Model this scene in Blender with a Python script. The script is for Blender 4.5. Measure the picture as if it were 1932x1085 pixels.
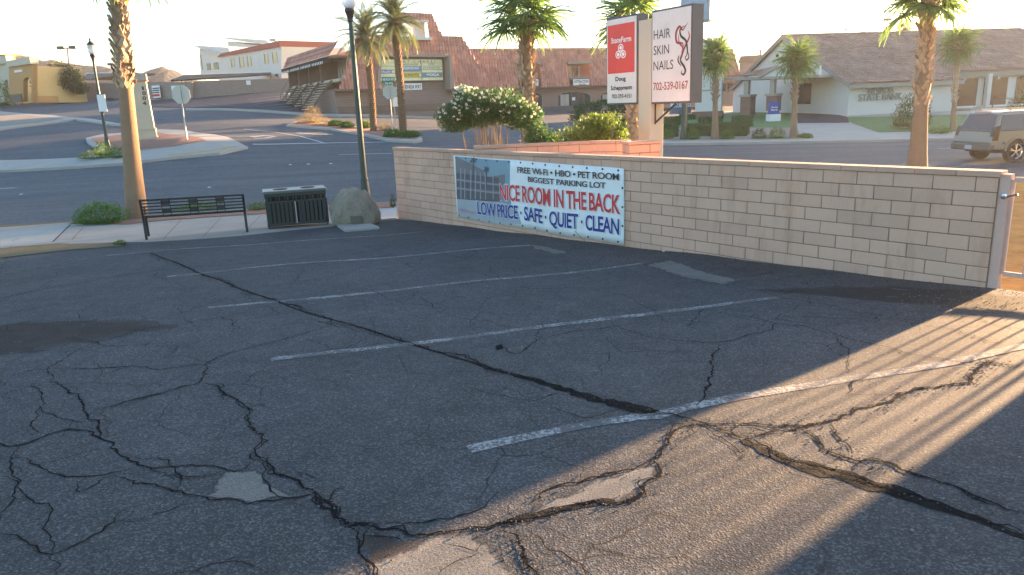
import bpy, bmesh, math, random
import numpy as np
from mathutils import Vector, Matrix, noise
random.seed(7)
PI = math.pi
for o in list(bpy.data.objects): bpy.data.objects.remove(o)
scene = bpy.context.scene
COL = scene.collection

# ------------------------------------------------------------------ camera
F, PITCH, ROLL, EYE = 1386.07, 0.24403, 0.039422, 1.674      # focal length in photo pixels, radians, metres
_fw = np.array([0, math.cos(PITCH), -math.sin(PITCH)]); _rt = np.array([1., 0, 0]); _dn = np.cross(_fw, _rt)
_r2 = math.cos(ROLL)*_rt + math.sin(ROLL)*_dn; _d2 = -math.sin(ROLL)*_rt + math.cos(ROLL)*_dn
cam_data = bpy.data.cameras.new('camera'); cam = bpy.data.objects.new('camera', cam_data); COL.objects.link(cam)
cam_data.sensor_width = 36; cam_data.lens = F/1932*36; cam_data.clip_start = .05; cam_data.clip_end = 6000
m = Matrix.Identity(4)
for i in range(3): m[i][0] = _r2[i]; m[i][1] = -_d2[i]; m[i][2] = -_fw[i]
m[2][3] = EYE
cam.matrix_world = m
scene.camera = cam

# ------------------------------------------------------------------ light
SUN_AZ, SUN_EL = math.radians(38.8), math.radians(5.55)        # azimuth counted from +x towards +y
world = bpy.data.worlds.new('World'); scene.world = world; world.use_nodes = True
wn = world.node_tree.nodes; wl = world.node_tree.links
sky = wn.new('ShaderNodeTexSky'); sky.sky_type = 'NISHITA'; sky.sun_disc = False
sky.sun_elevation = SUN_EL; sky.sun_rotation = PI/2 - SUN_AZ
sky.air_density = 1.0; sky.dust_density = .9; sky.ozone_density = 2.3
wl.new(sky.outputs[0], wn['Background'].inputs[0]); wn['Background'].inputs[1].default_value = 0.05
sd = bpy.data.lights.new('sun', 'SUN'); sd.energy = 3.3; sd.angle = math.radians(1.0); sd.color = (1, .62, .32)
so = bpy.data.objects.new('sun', sd); COL.objects.link(so)
so.rotation_euler = Vector((math.cos(SUN_AZ)*math.cos(SUN_EL), math.sin(SUN_AZ)*math.cos(SUN_EL), math.sin(SUN_EL))).to_track_quat('Z', 'Y').to_euler()
scene.view_settings.view_transform = 'Standard'; scene.view_settings.look = 'None'
scene.view_settings.gamma = 1; scene.view_settings.use_curve_mapping = False
scene.view_settings.exposure = 4.05
scene.cycles.max_bounces = 6; scene.cycles.diffuse_bounces = 3; scene.cycles.glossy_bounces = 3
scene.cycles.transparent_max_bounces = 6

# ------------------------------------------------------------------ survey helpers
def ray(px, py):
    c = np.array([(px-966)/F, (py-542.5)/F, 1.])
    w = c[0]*_r2 + c[1]*_d2 + c[2]*_fw
    return w/w[1]
def at(px, py, Y):
    w = ray(px, py)*Y
    return Vector((w[0], Y, w[2]+EYE))
WA = -0.90807; WD = np.array([math.cos(WA), math.sin(WA)]); WN = np.array([-math.sin(WA), math.cos(WA)])  # wall line
WO = np.array([-2.535, 16.697]); WTOP = EYE-0.882
def lot_plane(x, y): return -0.002363*x - 0.045732*y
def und(x, y):
    return .011*math.sin(1.7*x+.6*y+1)*math.sin(1.3*y-.5*x) + .007*math.sin(3.1*x-1.9*y)
def lotz(x, y): return lot_plane(x, y)+und(x, y)
def curbline(x): return 20.8+.1405*(x+14.4)
ctrl = []
def cp(px, py, Y): p = at(px, py, Y); ctrl.append((p.x, p.y, p.z))
for x in (-40, -30, -14.4, -3.7, 4, 11, 20, 30, 45):
    z = np.interp(x, (-40, -30, -14.4, -3.7, 11, 20, 45), (-.75, -.85, -1.05, -1.14, -1.27, -1.35, -1.6)); ctrl.append((x, curbline(x), z))
for px, py, Y in ((-60, 324, 37), (70, 313, 37.5), (205, 296, 38.5), (282, 266, 44), (353, 266, 40.5), (20, 245, 55), (100, 217, 75), (20, 190, 108), (150, 190, 105),
                  (-250, 200, 100), (-300, 330, 37), (470, 280, 40), (500, 250, 48), (545, 236, 53), (350, 208, 72), (350, 189, 88), (470, 209, 66), (557, 174, 92), (420, 180, 92), (620, 219, 65),
                  (640, 217, 65), (740, 264, 43), (795, 264, 42), (820, 221, 72), (1000, 212, 79), (1150, 213, 84), (1250, 266, 42.5), (1500, 264, 43.5), (1800, 259, 45),
                  (1597, 222, 60), (1416, 213, 80), (1800, 217, 58), (1932, 213, 57), (1932, 258, 46), (1895, 302, 29.5), (690, 240, 55)):
    cp(px, py, Y)
for x, y, z in ((-150, 160, 9), (-60, 160, 7), (0, 160, 3), (60, 160, 0), (120, 120, -1), (150, 40, -4), (-150, 60, 3), (-120, 20, 1), (80, 60, -1.2), (0, 300, 6), (-200, 300, 14), (200, 300, 2),
                (-60, 0, .3), (60, 0, -1.5)):
    ctrl.append((x, y, z))
C_ = np.array(ctrl); NCT = len(C_)
def U_(r2): return np.where(r2 > 1e-9, r2*np.log(r2+1e-12), 0)
D2 = ((C_[:, None, :2]-C_[None, :, :2])**2).sum(-1)
A_ = np.zeros((NCT+3, NCT+3)); A_[:NCT, :NCT] = U_(D2)+np.eye(NCT)*4; A_[:NCT, NCT] = 1; A_[:NCT, NCT+1:] = C_[:, :2]; A_[NCT:, :NCT] = A_[:NCT, NCT:].T
W_ = np.linalg.solve(A_, np.concatenate([C_[:, 2], np.zeros(3)]))
def tps(x, y):
    r2 = (C_[:, 0]-x)**2+(C_[:, 1]-y)**2
    return float(U_(r2)@W_[:NCT]+W_[NCT]+W_[NCT+1]*x+W_[NCT+2]*y)
def sstep(t): t = max(0., min(1., t)); return t*t*(3-2*t)
def g(x, y):
    c = y-curbline(x)
    if c < -.6: return lot_plane(x, y)
    t = tps(x, y)
    if c > -.2: return t
    w = sstep((c+.6)/.4)
    return lot_plane(x, y)*(1-w)+(t+.0)*w
def hit(px, py, dz=0., f=g, y0=2., y1=400.):
    w = ray(px, py); prev = y0; y = y0
    while y < y1:
        if w[2]*y+EYE < f(w[0]*y, y)+dz:
            lo, hi = prev, y
            for _ in range(18):
                md = (lo+hi)/2
                if w[2]*md+EYE < f(w[0]*md, md)+dz: hi = md
                else: lo = md
            return Vector((w[0]*hi, hi, w[2]*hi+EYE))
        prev = y; y *= 1.02
    return Vector((w[0]*y1, y1, w[2]*y1+EYE))
def lhit(px, py):
    return hit(px, py, f=lot_plane, y0=1.2, y1=40)

# ------------------------------------------------------------------ mesh helpers
class MB:
    def __init__(s): s.v = []; s.f = []; s.uv = None
    def add(s, vs, fs):
        n = len(s.v); s.v += [tuple(v) for v in vs]; s.f += [tuple(i+n for i in f) for f in fs]
    def box(s, a, b, M=None):
        x0, y0, z0 = a; x1, y1, z1 = b
        vs = [Vector(p) for p in ((x0, y0, z0), (x1, y0, z0), (x1, y1, z0), (x0, y1, z0), (x0, y0, z1), (x1, y0, z1), (x1, y1, z1), (x0, y1, z1))]
        if M is not None: vs = [M @ v for v in vs]
        s.add(vs, [(0, 3, 2, 1), (4, 5, 6, 7), (0, 1, 5, 4), (1, 2, 6, 5), (2, 3, 7, 6), (3, 0, 4, 7)]); return s
    def bar(s, p, q, w, h=None, up=(0, 0, 1)):
        h = h or w; p = Vector(p); q = Vector(q); d = q-p; L = d.length
        if L < 1e-6: return s
        d.normalize(); u = Vector(up)
        if abs(d.dot(u)) > .95: u = Vector((0, 1, 0)) if abs(d.y) < .9 else Vector((1, 0, 0))
        r = d.cross(u).normalized(); u = r.cross(d)
        M = Matrix(((d.x, r.x, u.x, p.x), (d.y, r.y, u.y, p.y), (d.z, r.z, u.z, p.z), (0, 0, 0, 1)))
        return s.box((0, -w/2, -h/2), (L, w/2, h/2), M)
    def tube(s, pts, rads, n=8, cap=True):
        pts = [Vector(p) for p in pts]; base = len(s.v); 
        if not hasattr(rads, '__len__'): rads = [rads]*len(pts)
        ref = None
        for i, p in enumerate(pts):
            d = (pts[min(i+1, len(pts)-1)]-pts[max(i-1, 0)]).normalized()
            if ref is None: ref = Vector((1, 0, 0)) if abs(d.x) < .9 else Vector((0, 1, 0))
            r = (ref-d*ref.dot(d)).normalized(); ref = r; u = d.cross(r)
            for k in range(n):
                a = 2*PI*k/n; s.v.append(tuple(p+(r*math.cos(a)+u*math.sin(a))*rads[i]))
        for i in range(len(pts)-1):
            for k in range(n):
                a = base+i*n+k; b = base+i*n+(k+1) % n; s.f.append((a, b, b+n, a+n))
        if cap:
            s.f.append(tuple(base+k for k in range(n))[::-1]); s.f.append(tuple(base+(len(pts)-1)*n+k for k in range(n)))
        return s
    def lathe(s, prof, c=(0, 0), n=16, sy=1.):
        base = len(s.v)
        for r, z in prof:
            for k in range(n):
                a = 2*PI*k/n; s.v.append((c[0]+r*math.cos(a), c[1]+r*math.sin(a)*sy, z))
        for i in range(len(prof)-1):
            for k in range(n):
                a = base+i*n+k; b = base+i*n+(k+1) % n; s.f.append((a, b, b+n, a+n))
        s.f.append(tuple(base+k for k in range(n))[::-1]); s.f.append(tuple(base+(len(prof)-1)*n+k for k in range(n)))
        return s
    def prism(s, poly, lo, hi, f):      # poly in 2-D, f(u, v, w) -> point
        n = len(poly); base = len(s.v)
        s.v += [tuple(f(u, v, lo)) for u, v in poly]+[tuple(f(u, v, hi)) for u, v in poly]
        s.f.append(tuple(base+i for i in range(n))[::-1]); s.f.append(tuple(base+n+i for i in range(n)))
        for i in range(n):
            j = (i+1) % n; s.f.append((base+i, base+j, base+n+j, base+n+i))
        return s
    def build(s, name, mat, parent=None, smooth=False, kind=None, world=True, bevel=0, uvs=None):
        me = bpy.data.meshes.new(name)
        vs = s.v
        if parent is not None and world:
            R = parent; chain = []
            while R is not None: chain.append(R); R = R.parent
            M = Matrix.Identity(4)
            for q in reversed(chain): M = M @ (Matrix.Translation(q.location) @ q.rotation_euler.to_matrix().to_4x4())
            Mi = M.inverted(); vs = [tuple(Mi @ Vector(v)) for v in vs]
        me.from_pydata(vs, [], s.f); 
        if mat: me.materials.append(mat)
        if s.uv is not None:
            ul = me.uv_layers.new(name='uv')
            li = np.empty(len(me.loops), int); me.loops.foreach_get('vertex_index', li)
            ul.data.foreach_set('uv', np.array(s.uv, float)[li].ravel())
        if smooth: me.polygons.foreach_set('use_smooth', [True]*len(me.polygons))
        me.update()
        bm = bmesh.new(); bm.from_mesh(me)
        if len(bm.faces) < 3000 and s.uv is None: bmesh.ops.recalc_face_normals(bm, faces=bm.faces)
        if bevel: bmesh.ops.bevel(bm, geom=bm.edges[:], offset=bevel, segments=1, affect='EDGES', clamp_overlap=True)
        bm.to_mesh(me); bm.free()
        o = bpy.data.objects.new(name, me); COL.objects.link(o)
        if parent is not None: o.parent = parent
        if kind: o['kind'] = kind
        return o
def thing(name, label, cat, loc=(0, 0, 0), rz=0, group=None):
    o = bpy.data.objects.new(name, None); COL.objects.link(o); o.empty_display_size = .2
    o.location = loc; o.rotation_euler = (0, 0, rz); o['label'] = label; o['category'] = cat
    if group: o['group'] = group
    return o
def tag(o, label, cat, group=None):
    o['label'] = label; o['category'] = cat
    if group: o['group'] = group
    return o
def inst(name, me, parent, M):
    o = bpy.data.objects.new(name, me); COL.objects.link(o); o.parent = parent
    o.matrix_local = M; return o
def copytree(o, parent=None):
    c = o.copy(); COL.objects.link(c); c.parent = parent
    for ch in [k for k in KIDS.get(o.name, [])]: copytree(ch, c)
    return c
KIDS = {}
def index_kids():
    KIDS.clear()
    for o in COL.objects:
        if o.parent: KIDS.setdefault(o.parent.name, []).append(o)

# ------------------------------------------------------------------ materials
def newmat(name):
    m = bpy.data.materials.new(name); m.use_nodes = True; nt = m.node_tree; b = nt.nodes['Principled BSDF']
    return m, nt, b
def N(nt, t, **k):
    n = nt.nodes.new(t)
    for a, v in k.items():
        if a in n.inputs.keys() if isinstance(a, str) else False: n.inputs[a].default_value = v
        else: setattr(n, a, v)
    return n
def ramp(nt, fac, stops):
    r = nt.nodes.new('ShaderNodeValToRGB'); e = r.color_ramp.elements
    while len(e) < len(stops): e.new(.5)
    for i, (p, c) in enumerate(stops): e[i].position = p; e[i].color = (*c, 1) if len(c) == 3 else c
    nt.links.new(fac, r.inputs[0]); return r.outputs[0]
def mixc(nt, fac, a, b, mode='MIX'):
    x = nt.nodes.new('ShaderNodeMix'); x.data_type = 'RGBA'; x.blend_type = mode
    for k, v in ((0, fac), (6, a), (7, b)):
        if hasattr(v, 'is_linked') or isinstance(v, bpy.types.NodeSocket): nt.links.new(v, x.inputs[k])
        elif k == 0: x.inputs[0].default_value = v
        else: x.inputs[k].default_value = (*v, 1) if len(v) == 3 else v
    return x.outputs[2]
def coord(nt): 
    g_ = nt.nodes.new('ShaderNodeNewGeometry'); return g_.outputs['Position']
def nz(nt, vec, scale, detail=4, rough=.6, out=0, dist=0.):
    n = nt.nodes.new('ShaderNodeTexNoise'); n.inputs['Scale'].default_value = scale; n.inputs['Detail'].default_value = detail
    n.inputs['Roughness'].default_value = rough; n.inputs['Distortion'].default_value = dist
    nt.links.new(vec, n.inputs['Vector']); return n.outputs[out]
def sc(c, k): return tuple(min(1, x*k) for x in c[:3])
MATS = {}
def pm(name, col, rough=.8, var=.25, scale=2., fine=40., bump=.2, bdist=.01, metal=0., rnd=0., spec=.5, col2=None, obj=False, trans=0.):
    """general weathered surface: broad blotches, fine grain, optional per-object shift"""
    if name in MATS: return MATS[name]
    m, nt, b = newmat(name); 
    if obj: vec = nt.nodes.new('ShaderNodeTexCoord').outputs['Object']
    else: vec = coord(nt)
    n1 = nz(nt, vec, scale, 5, .65); n2 = nz(nt, vec, fine, 3, .6)
    c = ramp(nt, n1, [(.3, sc(col, 1-var)), (.7, col2 if col2 else sc(col, 1+var))])
    c = mixc(nt, .5, c, ramp(nt, n2, [(.25, sc(col, 1-var*.8)), (.75, sc(col, 1+var*.8))]))
    if rnd:
        oi = nt.nodes.new('ShaderNodeObjectInfo')
        c = mixc(nt, 1., c, ramp(nt, oi.outputs['Random'], [(0, (1-rnd,)*3), (.5, (1, 1-rnd*.15, 1-rnd*.3)), (1, (1+rnd*.0, 1, 1))]), 'MULTIPLY')
    nt.links.new(c, b.inputs['Base Color']); b.inputs['Roughness'].default_value = rough; b.inputs['Metallic'].default_value = metal
    b.inputs['Specular IOR Level'].default_value = spec
    if bump:
        bp = nt.nodes.new('ShaderNodeBump'); bp.inputs['Strength'].default_value = bump; bp.inputs['Distance'].default_value = bdist
        nt.links.new(n2, bp.inputs['Height']); nt.links.new(bp.outputs[0], b.inputs['Normal'])
    MATS[name] = m; return m
def leafmat(name, c1, c2, trans=.45, rough=.5):
    m, nt, b = newmat(name); oi = nt.nodes.new('ShaderNodeNewGeometry'); 
    c = ramp(nt, oi.outputs['Random Per Island'], [(0, c1), (1, c2)])
    nt.links.new(c, b.inputs['Base Color']); b.inputs['Roughness'].default_value = rough; b.inputs['Specular IOR Level'].default_value = .3
    t = nt.nodes.new('ShaderNodeBsdfTranslucent'); 
    tc = mixc(nt, 1., c, (1.4, 1.42, .8), 'MULTIPLY'); nt.links.new(tc, t.inputs[0])
    mx = nt.nodes.new('ShaderNodeMixShader'); mx.inputs[0].default_value = trans
    nt.links.new(b.outputs[0], mx.inputs[1]); nt.links.new(t.outputs[0], mx.inputs[2]); nt.links.new(mx.outputs[0], nt.nodes['Material Output'].inputs[0])
    return m
def asphalt(name, col, warm=None, grain=260., bump=.5, crack=True, blotch=.35, spec=.2, stones=.36):
    m, nt, b = newmat(name); P = coord(nt)
    big = nz(nt, P, .55, 5, .62); mid = nz(nt, P, 4., 5, .7); fine = nz(nt, P, grain*.35, 4, .75)
    vo = nt.nodes.new('ShaderNodeTexVoronoi'); vo.inputs['Scale'].default_value = grain*.42; nt.links.new(P, vo.inputs['Vector'])
    c = ramp(nt, big, [(.32, sc(col, 1-blotch)), (.5, col), (.68, sc(col, 1+blotch))])
    c = mixc(nt, .45, c, ramp(nt, mid, [(.3, sc(col, .7)), (.72, sc(warm or col, 1.35))]))
    sp = ramp(nt, vo.outputs['Color'], [(.30, (.72,)*3), (.62, (1.,)*3), (.82, (1+stones, 1+stones, 1+stones)), (.97, (1+3*stones, 1+2.8*stones, 1+2.5*stones))])
    # voronoi colour is three random channels: take one
    sep = nt.nodes.new('ShaderNodeSeparateColor'); nt.links.new(vo.outputs['Color'], sep.inputs[0])
    nt.links.new(sep.outputs[0], sp.node.inputs[0])
    c = mixc(nt, 1., c, sp, 'MULTIPLY')
    if crack:
        warp = nz(nt, P, 1.1, 4, .6, out=1); 
        vm = nt.nodes.new('ShaderNodeVectorMath'); vm.operation = 'MULTIPLY_ADD'; vm.inputs[1].default_value = (.5, .5, 0); 
        nt.links.new(warp, vm.inputs[0]); nt.links.new(P, vm.inputs[2])
        ve = nt.nodes.new('ShaderNodeTexVoronoi'); ve.feature = 'DISTANCE_TO_EDGE'; ve.inputs['Scale'].default_value = .55; nt.links.new(vm.outputs[0], ve.inputs['Vector'])
        ck = ramp(nt, ve.outputs['Distance'], [(0.0, (1, 1, 1)), (.004, (.8,)*3), (.008, (0, 0, 0))])
        pass
        v2 = nt.nodes.new('ShaderNodeTexVoronoi'); v2.feature = 'DISTANCE_TO_EDGE'; v2.inputs['Scale'].default_value = 1.7; nt.links.new(vm.outputs[0], v2.inputs['Vector'])
        ck2 = ramp(nt, v2.outputs['Distance'], [(0.0, (1, 1, 1)), (.011, (0, 0, 0))]); g2 = ramp(nt, nz(nt, P, .5, 3, .6), [(.44, (0, 0, 0)), (.56, (1, 1, 1))])
        c = mixc(nt, mixc(nt, 1., ck2, g2, 'MULTIPLY'), c, (.014, .014, .016))
    nt.links.new(c, b.inputs['Base Color']); b.inputs['Roughness'].default_value = .85; b.inputs['Specular IOR Level'].default_value = spec
    bp = nt.nodes.new('ShaderNodeBump'); bp.inputs['Strength'].default_value = bump; bp.inputs['Distance'].default_value = .004
    mm = nt.nodes.new('ShaderNodeMath'); mm.operation = 'ADD'; nt.links.new(vo.outputs['Distance'], mm.inputs[0]); nt.links.new(fine, mm.inputs[1])
    nt.links.new(mm.outputs[0], bp.inputs['Height']); nt.links.new(bp.outputs[0], b.inputs['Normal'])
    return m

M_lot = asphalt('lot_asphalt', (.061, .062, .066), warm=(.075, .074, .074), blotch=.28)
M_street = asphalt('street_asphalt', (.105, .109, .118), grain=120, bump=.2, crack=False, blotch=.15, stones=.15)
def streaks(m, ang):
    nt = m.node_tree; b = nt.nodes['Principled BSDF']; src = b.inputs['Base Color'].links[0].from_socket; P = coord(nt); mp = nt.nodes.new('ShaderNodeMapping'); mp.inputs['Rotation'].default_value = (0, 0, -ang)
    mp.inputs['Scale'].default_value = (.03, .9, 1); mp.vector_type = 'POINT'; r_ = nt.nodes.new('ShaderNodeMapping'); r_.inputs['Rotation'].default_value = (0, 0, -ang); nt.links.new(P, r_.inputs[0]); mp.inputs['Rotation'].default_value = (0, 0, 0); nt.links.new(r_.outputs[0], mp.inputs[0])
    k = ramp(nt, nz(nt, mp.outputs[0], 1., 5, .65), [(.3, (.78, .78, .78)), (.5, (1, 1, 1)), (.72, (1.22, 1.2, 1.18))]); nt.links.new(mixc(nt, 1., src, k, 'MULTIPLY'), b.inputs['Base Color'])
streaks(M_street, math.radians(8))
M_plaza = asphalt('plaza_asphalt', (.052, .056, .07), grain=80, bump=.15, crack=False, blotch=.12, stones=.1)
M_conc = pm('concrete', (.36, .33, .29), .85, .18, .8, 30, .15)
M_conc_d = pm('gutter_concrete', (.25, .215, .18), .9, .2, 1.2, 30, .15)
M_walk = pm('sidewalk_concrete', (.33, .28, .235), .85, .16, 1., 30, .15)
M_yard = pm('yard_dirt', (.165, .122, .066), 1., .5, 2.2, 14, .25, .006, spec=0.)
M_dirt = pm('dry_dirt', (.17, .115, .05), .95, .3, 1.5, 25, .6, .03)
M_red = pm('red_gravel', (.30, .15, .105), .95, .3, 2, 60, .8, .03)
M_tan = pm('tan_gravel', (.27, .225, .18), .95, .25, 2, 50, .8, .03)
M_grass = pm('lawn_grass', (.09, .19, .055), .9, .35, 1.5, 60, .9, .03)
M_block = pm('block_face', (.63, .39, .285), .92, .13, 1.1, 70, .8, .008, rnd=.13)
def stains(m, k1=.87):
    nt = m.node_tree; b = nt.nodes['Principled BSDF']; src = b.inputs['Base Color'].links[0].from_socket; P = coord(nt); mp = nt.nodes.new('ShaderNodeMapping'); mp.inputs['Scale'].default_value = (2.6, 2.6, .55); nt.links.new(P, mp.inputs[0])
    k = ramp(nt, nz(nt, mp.outputs[0], 1.3, 7, .72), [(.34, (k1, k1*.97, k1*.93)), (.47, (1, 1, 1)), (.66, (1, 1, 1)), (.78, (1.10, 1.10, 1.12))])
    c = mixc(nt, 1., src, k, 'MULTIPLY'); pits = ramp(nt, nz(nt, P, 28, 3, .8), [(.25, (.6, .57, .55)), (.32, (1, 1, 1))])
    nt.links.new(mixc(nt, 1., c, pits, 'MULTIPLY'), b.inputs['Base Color'])
stains(M_block)
M_mortar = pm('mortar', (.20, .135, .10), .95, .2, 3, 60, .3)
M_cap = pm('cap_block', (.54, .33, .24), .9, .12, 2, 60, .3, rnd=.14)
M_green = pm('green_paint', (.018, .048, .042), .38, .2, 3, 60, .05)
M_black = pm('black_metal', (.02, .022, .026), .42, .2, 3, 60, .05)
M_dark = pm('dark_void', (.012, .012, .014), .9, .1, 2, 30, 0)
M_white = pm('white_paint', (.78, .77, .74), .6, .05, 2, 40, .05)
M_stucco = pm('white_stucco', (.60, .585, .54), .9, .06, .5, 30, .15)
M_stucco2 = pm('grey_stucco', (.56, .56, .53), .9, .06, .5, 30, .15)
M_yellow = pm('yellow_stucco', (.62, .42, .17), .9, .08, .5, 25, .15)
M_orange = pm('ochre_stucco', (.50, .27, .10), .9, .08, .5, 25, .15)
M_beige = pm('beige_stucco', (.50, .45, .34), .9, .06, 1, 30, .2)
M_brown = pm('brown_trim', (.17, .115, .085), .8, .15, 1, 30, .1)
M_metal = pm('galvanised_metal', (.42, .42, .42), .45, .12, 3, 60, .05, metal=.7)
M_signback = pm('sign_back', (.52, .50, .42), .6, .06, 3, 40, 0)
M_gate = pm('gate_paint', (.58, .37, .30), .6, .1, 3, 60, .1)
M_rubber = pm('tyre_rubber', (.02, .02, .021), .8, .1, 4, 60, .1)
M_chrome = pm('chrome', (.75, .75, .76), .12, .03, 3, 30, 0, metal=1.)
M_paint_suv = pm('pewter_car_paint', (.24, .225, .195), .3, .04, 2, 60, 0, metal=.55)
M_clad = pm('bumper_plastic', (.10, .095, .085), .5, .08, 2, 60, 0)
M_paint_w = pm('white_car_paint', (.72, .73, .74), .25, .03, 2, 60, 0)
M_paint_b = pm('blue_grey_car_paint', (.12, .15, .20), .25, .03, 2, 60, 0)
M_taill = pm('tail_lamp_red', (.30, .02, .015), .2, .05, 2, 60, 0)
def glassmat(name, col=(.03, .035, .04), rough=.06):
    m, nt, b = newmat(name); b.inputs['Base Color'].default_value = (*col, 1); b.inputs['Roughness'].default_value = rough; b.inputs['Specular IOR Level'].default_value = .8
    return m
M_glass = glassmat('dark_glass'); M_glassb = glassmat('bronze_glass', (.09, .05, .03), .1); M_glassc = glassmat('car_glass', (.035, .045, .055), .07)
M_blind = pm('window_blind', (.40, .39, .35), .7, .1, 2, 30, 0)
def flat(name, col, rough=.55):
    if name in MATS: return MATS[name]
    m, nt, b = newmat(name); P = coord(nt); n = nz(nt, P, 3, 3)
    nt.links.new(ramp(nt, n, [(.3, sc(col, .92)), (.7, sc(col, 1.06))]), b.inputs['Base Color']); b.inputs['Roughness'].default_value = rough; MATS[name] = m; return m
def paintline(name, col, wear, base):
    m, nt, b = newmat(name); P = coord(nt)
    n = nz(nt, P, 38, 6, .75); n2 = nz(nt, P, 3.5, 4, .7)
    ad = nt.nodes.new('ShaderNodeMath'); ad.operation = 'MULTIPLY_ADD'; ad.inputs[1].default_value = .55; nt.links.new(n2, ad.inputs[0]); nt.links.new(n, ad.inputs[2])
    c = ramp(nt, ad.outputs[0], [(wear-.05, base), (wear+.06, col)])
    nt.links.new(c, b.inputs['Base Color']); b.inputs['Roughness'].default_value = .8
    bp = nt.nodes.new('ShaderNodeBump'); bp.inputs['Strength'].default_value = .4; bp.inputs['Distance'].default_value = .003; nt.links.new(n, bp.inputs['Height']); nt.links.new(bp.outputs[0], b.inputs['Normal'])
    return m
M_line = paintline('worn_white_line', (.31, .315, .31), .83, (.075, .075, .078))
M_sline = paintline('street_line', (.42, .42, .42), .60, (.14, .14, .15))
M_yline = paintline('yellow_curb_paint', (.50, .33, .06), .72, (.30, .25, .19))
def tilemat(name, cols):
    m, nt, b = newmat(name); tc = nt.nodes.new('ShaderNodeTexCoord'); fl = nt.nodes.new('ShaderNodeVectorMath'); fl.operation = 'FLOOR'
    nt.links.new(tc.outputs['UV'], fl.inputs[0]); w = nt.nodes.new('ShaderNodeTexWhiteNoise'); w.noise_dimensions = '2D'; nt.links.new(fl.outputs[0], w.inputs['Vector'])
    c = ramp(nt, w.outputs['Value'], [(i/(len(cols)-1), k) for i, k in enumerate(cols)])
    P = coord(nt); c = mixc(nt, .7, c, ramp(nt, nz(nt, P, .5, 5, .7), [(.35, (.62, .6, .6)), (.65, (1.12, 1.1, 1.1))]), 'MULTIPLY')
    nt.links.new(c, b.inputs['Base Color']); b.inputs['Roughness'].default_value = .8; return m
M_tile_m = tilemat('mansard_clay_tile', [(.52, .23, .165), (.56, .255, .185), (.43, .185, .14), (.62, .31, .225)])
M_tile_b = tilemat('faded_clay_tile', [(.42, .27, .205), (.46, .305, .24), (.36, .23, .18), (.50, .345, .27)])
def brickmat(name, c1, c2, mo, sx, sz, ang):
    m, nt, b = newmat(name); P = coord(nt); mp = nt.nodes.new('ShaderNodeMapping'); mp.inputs['Rotation'].default_value = (0, 0, -ang); nt.links.new(P, mp.inputs[0])
    se = nt.nodes.new('ShaderNodeSeparateXYZ'); nt.links.new(mp.outputs[0], se.inputs[0]); cb = nt.nodes.new('ShaderNodeCombineXYZ')
    ad = nt.nodes.new('ShaderNodeMath'); ad.operation = 'ADD'; nt.links.new(se.outputs[0], ad.inputs[0]); nt.links.new(se.outputs[1], ad.inputs[1])
    nt.links.new(ad.outputs[0], cb.inputs[0]); nt.links.new(se.outputs[2], cb.inputs[1])
    bt = nt.nodes.new('ShaderNodeTexBrick'); bt.inputs['Color1'].default_value = (*c1, 1); bt.inputs['Color2'].default_value = (*c2, 1); bt.inputs['Mortar'].default_value = (*mo, 1)
    bt.inputs['Scale'].default_value = 1; bt.inputs['Brick Width'].default_value = sx; bt.inputs['Row Height'].default_value = sz; bt.inputs['Mortar Size'].default_value = sz*.07
    nt.links.new(cb.outputs[0], bt.inputs[0]); nt.links.new(bt.outputs[0], b.inputs['Base Color']); b.inputs['Roughness'].default_value = .9; return m
M_brickm = brickmat('plaza_block', (.27, .195, .165), (.245, .18, .15), (.17, .125, .105), .42, .2, math.radians(28))
M_brickf = brickmat('far_block', (.30, .24, .20), (.27, .215, .18), (.20, .16, .14), .42, .2, 0.)
M_brickr = brickmat('red_brick', (.20, .11, .085), (.24, .14, .11), (.15, .11, .10), .22, .08, math.radians(8))

# ------------------------------------------------------------------ ground sheets
def clean(poly):
    return [Vector((p[0], p[1])) for p in poly]
def sheet(name, poly, off, mat, grid=1.5, f=g, kind='structure', skirt=0., parent=None):
    poly = clean(poly); bm = bmesh.new(); vs = [bm.verts.new((p.x, p.y, 0)) for p in poly]
    fc = bm.faces.new(vs); bm.normal_update()
    if fc.normal.z < 0: fc.normal_flip()
    if len(poly) > 4: bmesh.ops.triangulate(bm, faces=bm.faces[:])
    xs = [p.x for p in poly]; ys = [p.y for p in poly]
    for ax, lo, hi in ((0, min(xs), max(xs)), (1, min(ys), max(ys))):
        k = math.floor(lo/grid)*grid
        while k < hi:
            if k > lo+1e-4:
                co = (k, 0, 0) if ax == 0 else (0, k, 0); no = (1, 0, 0) if ax == 0 else (0, 1, 0)
                bmesh.ops.bisect_plane(bm, geom=bm.verts[:]+bm.edges[:]+bm.faces[:], plane_co=co, plane_no=no, dist=1e-5)
            k += grid
    for v in bm.verts: v.co.z = f(v.co.x, v.co.y)+off
    if skirt:
        be = [e for e in bm.edges if len(e.link_faces) == 1]
        r = bmesh.ops.extrude_edge_only(bm, edges=be)
        for v in r['geom']:
            if isinstance(v, bmesh.types.BMVert): v.co.z -= skirt
    bmesh.ops.recalc_face_normals(bm, faces=bm.faces)
    me = bpy.data.meshes.new(name); bm.to_mesh(me); bm.free(); me.materials.append(mat)
    # make sure the top looks up
    o = bpy.data.objects.new(name, me); COL.objects.link(o); o['kind'] = kind
    if parent: o.parent = parent
    return o
def hp(*pts, dz=0., f=g): return [hit(px, py, dz, f) for px, py in pts]
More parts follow.
